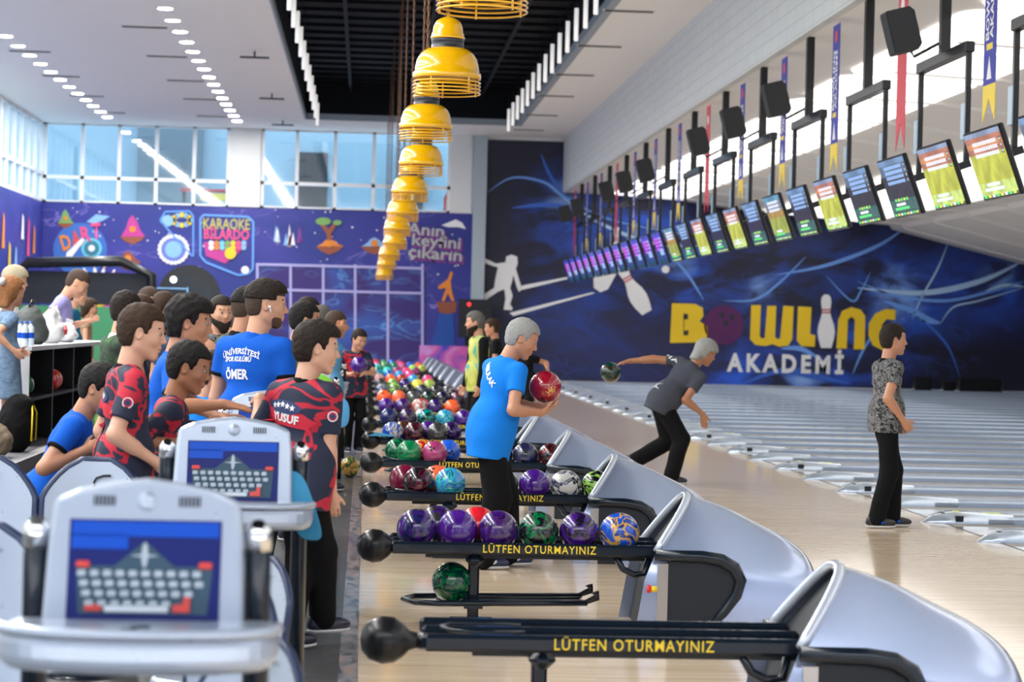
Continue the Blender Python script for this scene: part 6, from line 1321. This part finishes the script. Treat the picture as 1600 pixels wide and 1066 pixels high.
ph = MB().box((-.04, -.005, -.07), (.04, .005, .07), bev=.004).build('phone', mat('phone_white', (.6, .6, .62), .2)); q = P(108, 505, 24.6); ph.location = (q[0], q[1], q[2]); ph.rotation_euler = (.9, .3, 0); tag(ph, 'pale phone in the hand of the man in lavender', 'phone')
bgp('woman with tied brown hair in a teal shirt behind the counter', 112, 449, 26.2, z0=z1, yaw=-.1, hair='brown', hstyle='short', shirt=TEAL, sk='light', hsz=1.1)
bgp('seated woman with brown hair and bare shoulders beyond the counter', 132, 486, 27.5, z0=z1, yaw=.1, hair='brown', hstyle='long', shirt=cloth('skin_top', (.45, .3, .2)), sk='light', sleeve=.2, h=1.35, sh=.9)
bgp('blond woman with a patterned headband at the left edge', 12, 424, 22.3, z0=z1, yaw=.2, hair='blond', hstyle='bob', shirt=WHC, sk='light', hsz=1.1)
# girl in denim
G = person('girl in a denim dress with a white hair bow at the left edge', PY(8, 500, 19.4).x, 19.4, 1.44, z0=z1, yaw=.5, hyaw=.7, hair='red', hstyle='long', shirt=DENIM, sk='light', pants=None, hem=-.22, wr=P(22, 548, 19.2), hl=(.2, .15, .12), vox=.010, sh=.9, hsz=1.1, shoe=mat('sandal_cream', (.6, .58, .5), .6), hpitch=0)
S = SDF((-.3, -.3, .3), (.3, .3, 1.0), .01); S.cone((0, 0, .82), (0, 0, .46), .135, .165, .03, cut=((0, 0, .45), V(0, 0, -1.))); S.mesh('skirt', DENIM, G['root'])
bw = G['hc']+G['Rh'] @ V(-.08, 0, .085)*G['hs']; MB().ell((0, -.06, 0), (.03, .06, .035), 10).ell((0, .06, 0), (.03, .06, .035), 10).ell((0, 0, 0), .02, 8).build('hair_bow', WHC, G['root'], tuple(bw))
# boy with purple ball
ball(P(561, 571, 27.05), 'purple', None, 'purple bowling ball hugged by the boy far down the row')
KB = person('boy in a navy and red jersey hugging a purple ball far down the row', PY(553, 600, 27.3).x, 27.3, 1.50, yaw=-1.25, hyaw=-1.0, hpitch=.35, hair='dark', shirt=NAVYRED, collar=BLKC, sk='light', vox=.010, sleeve=.75, wl=P(571, 583, 27.02), wr=P(548, 585, 27.02), hsz=1.03, hld=(-.1, -.9, .2), hrd=(.1, .9, .4), elbow=((-.3, 1, -.6), (-.3, -1, -.6)))
# men at the far side of the racks
YM = bgp('bearded man in a yellow and teal patterned vest over a black shirt', 752, 488, 27, yaw=PI+.3, hyaw=PI, hair='greyd', beard='full', shirt=YELPAT, collar=BLKC, sk='light', vox=.010, sleeve=.12, girth=1.1)
for sd in (1, -1):
    S = SDF(np.minimum(YM['shl'][sd], YM['W'][sd])-.12, np.maximum(YM['shl'][sd], YM['W'][sd])+.12, .01); S.cone(YM['shl'][sd], YM['EL'][sd], .066, .056, .02); S.cone(YM['EL'][sd], YM['W'][sd], .054, .038, .02); S.mesh('sleeve', BLKC, YM['root'])
bgp('man in black with short brown hair behind the vest man', 777, 500, 32, yaw=PI, hair='brown', shirt=BLKC, sk='mid', vox=.012)
bgp('man in black reaching down, just beyond the man with the red ball', 828, 524, 31.0, yaw=PI+.5, hyaw=PI, hair='black', shirt=BLKC, sk='mid', vox=.012, wl=P(856, 578, 30.7), lean=.2)
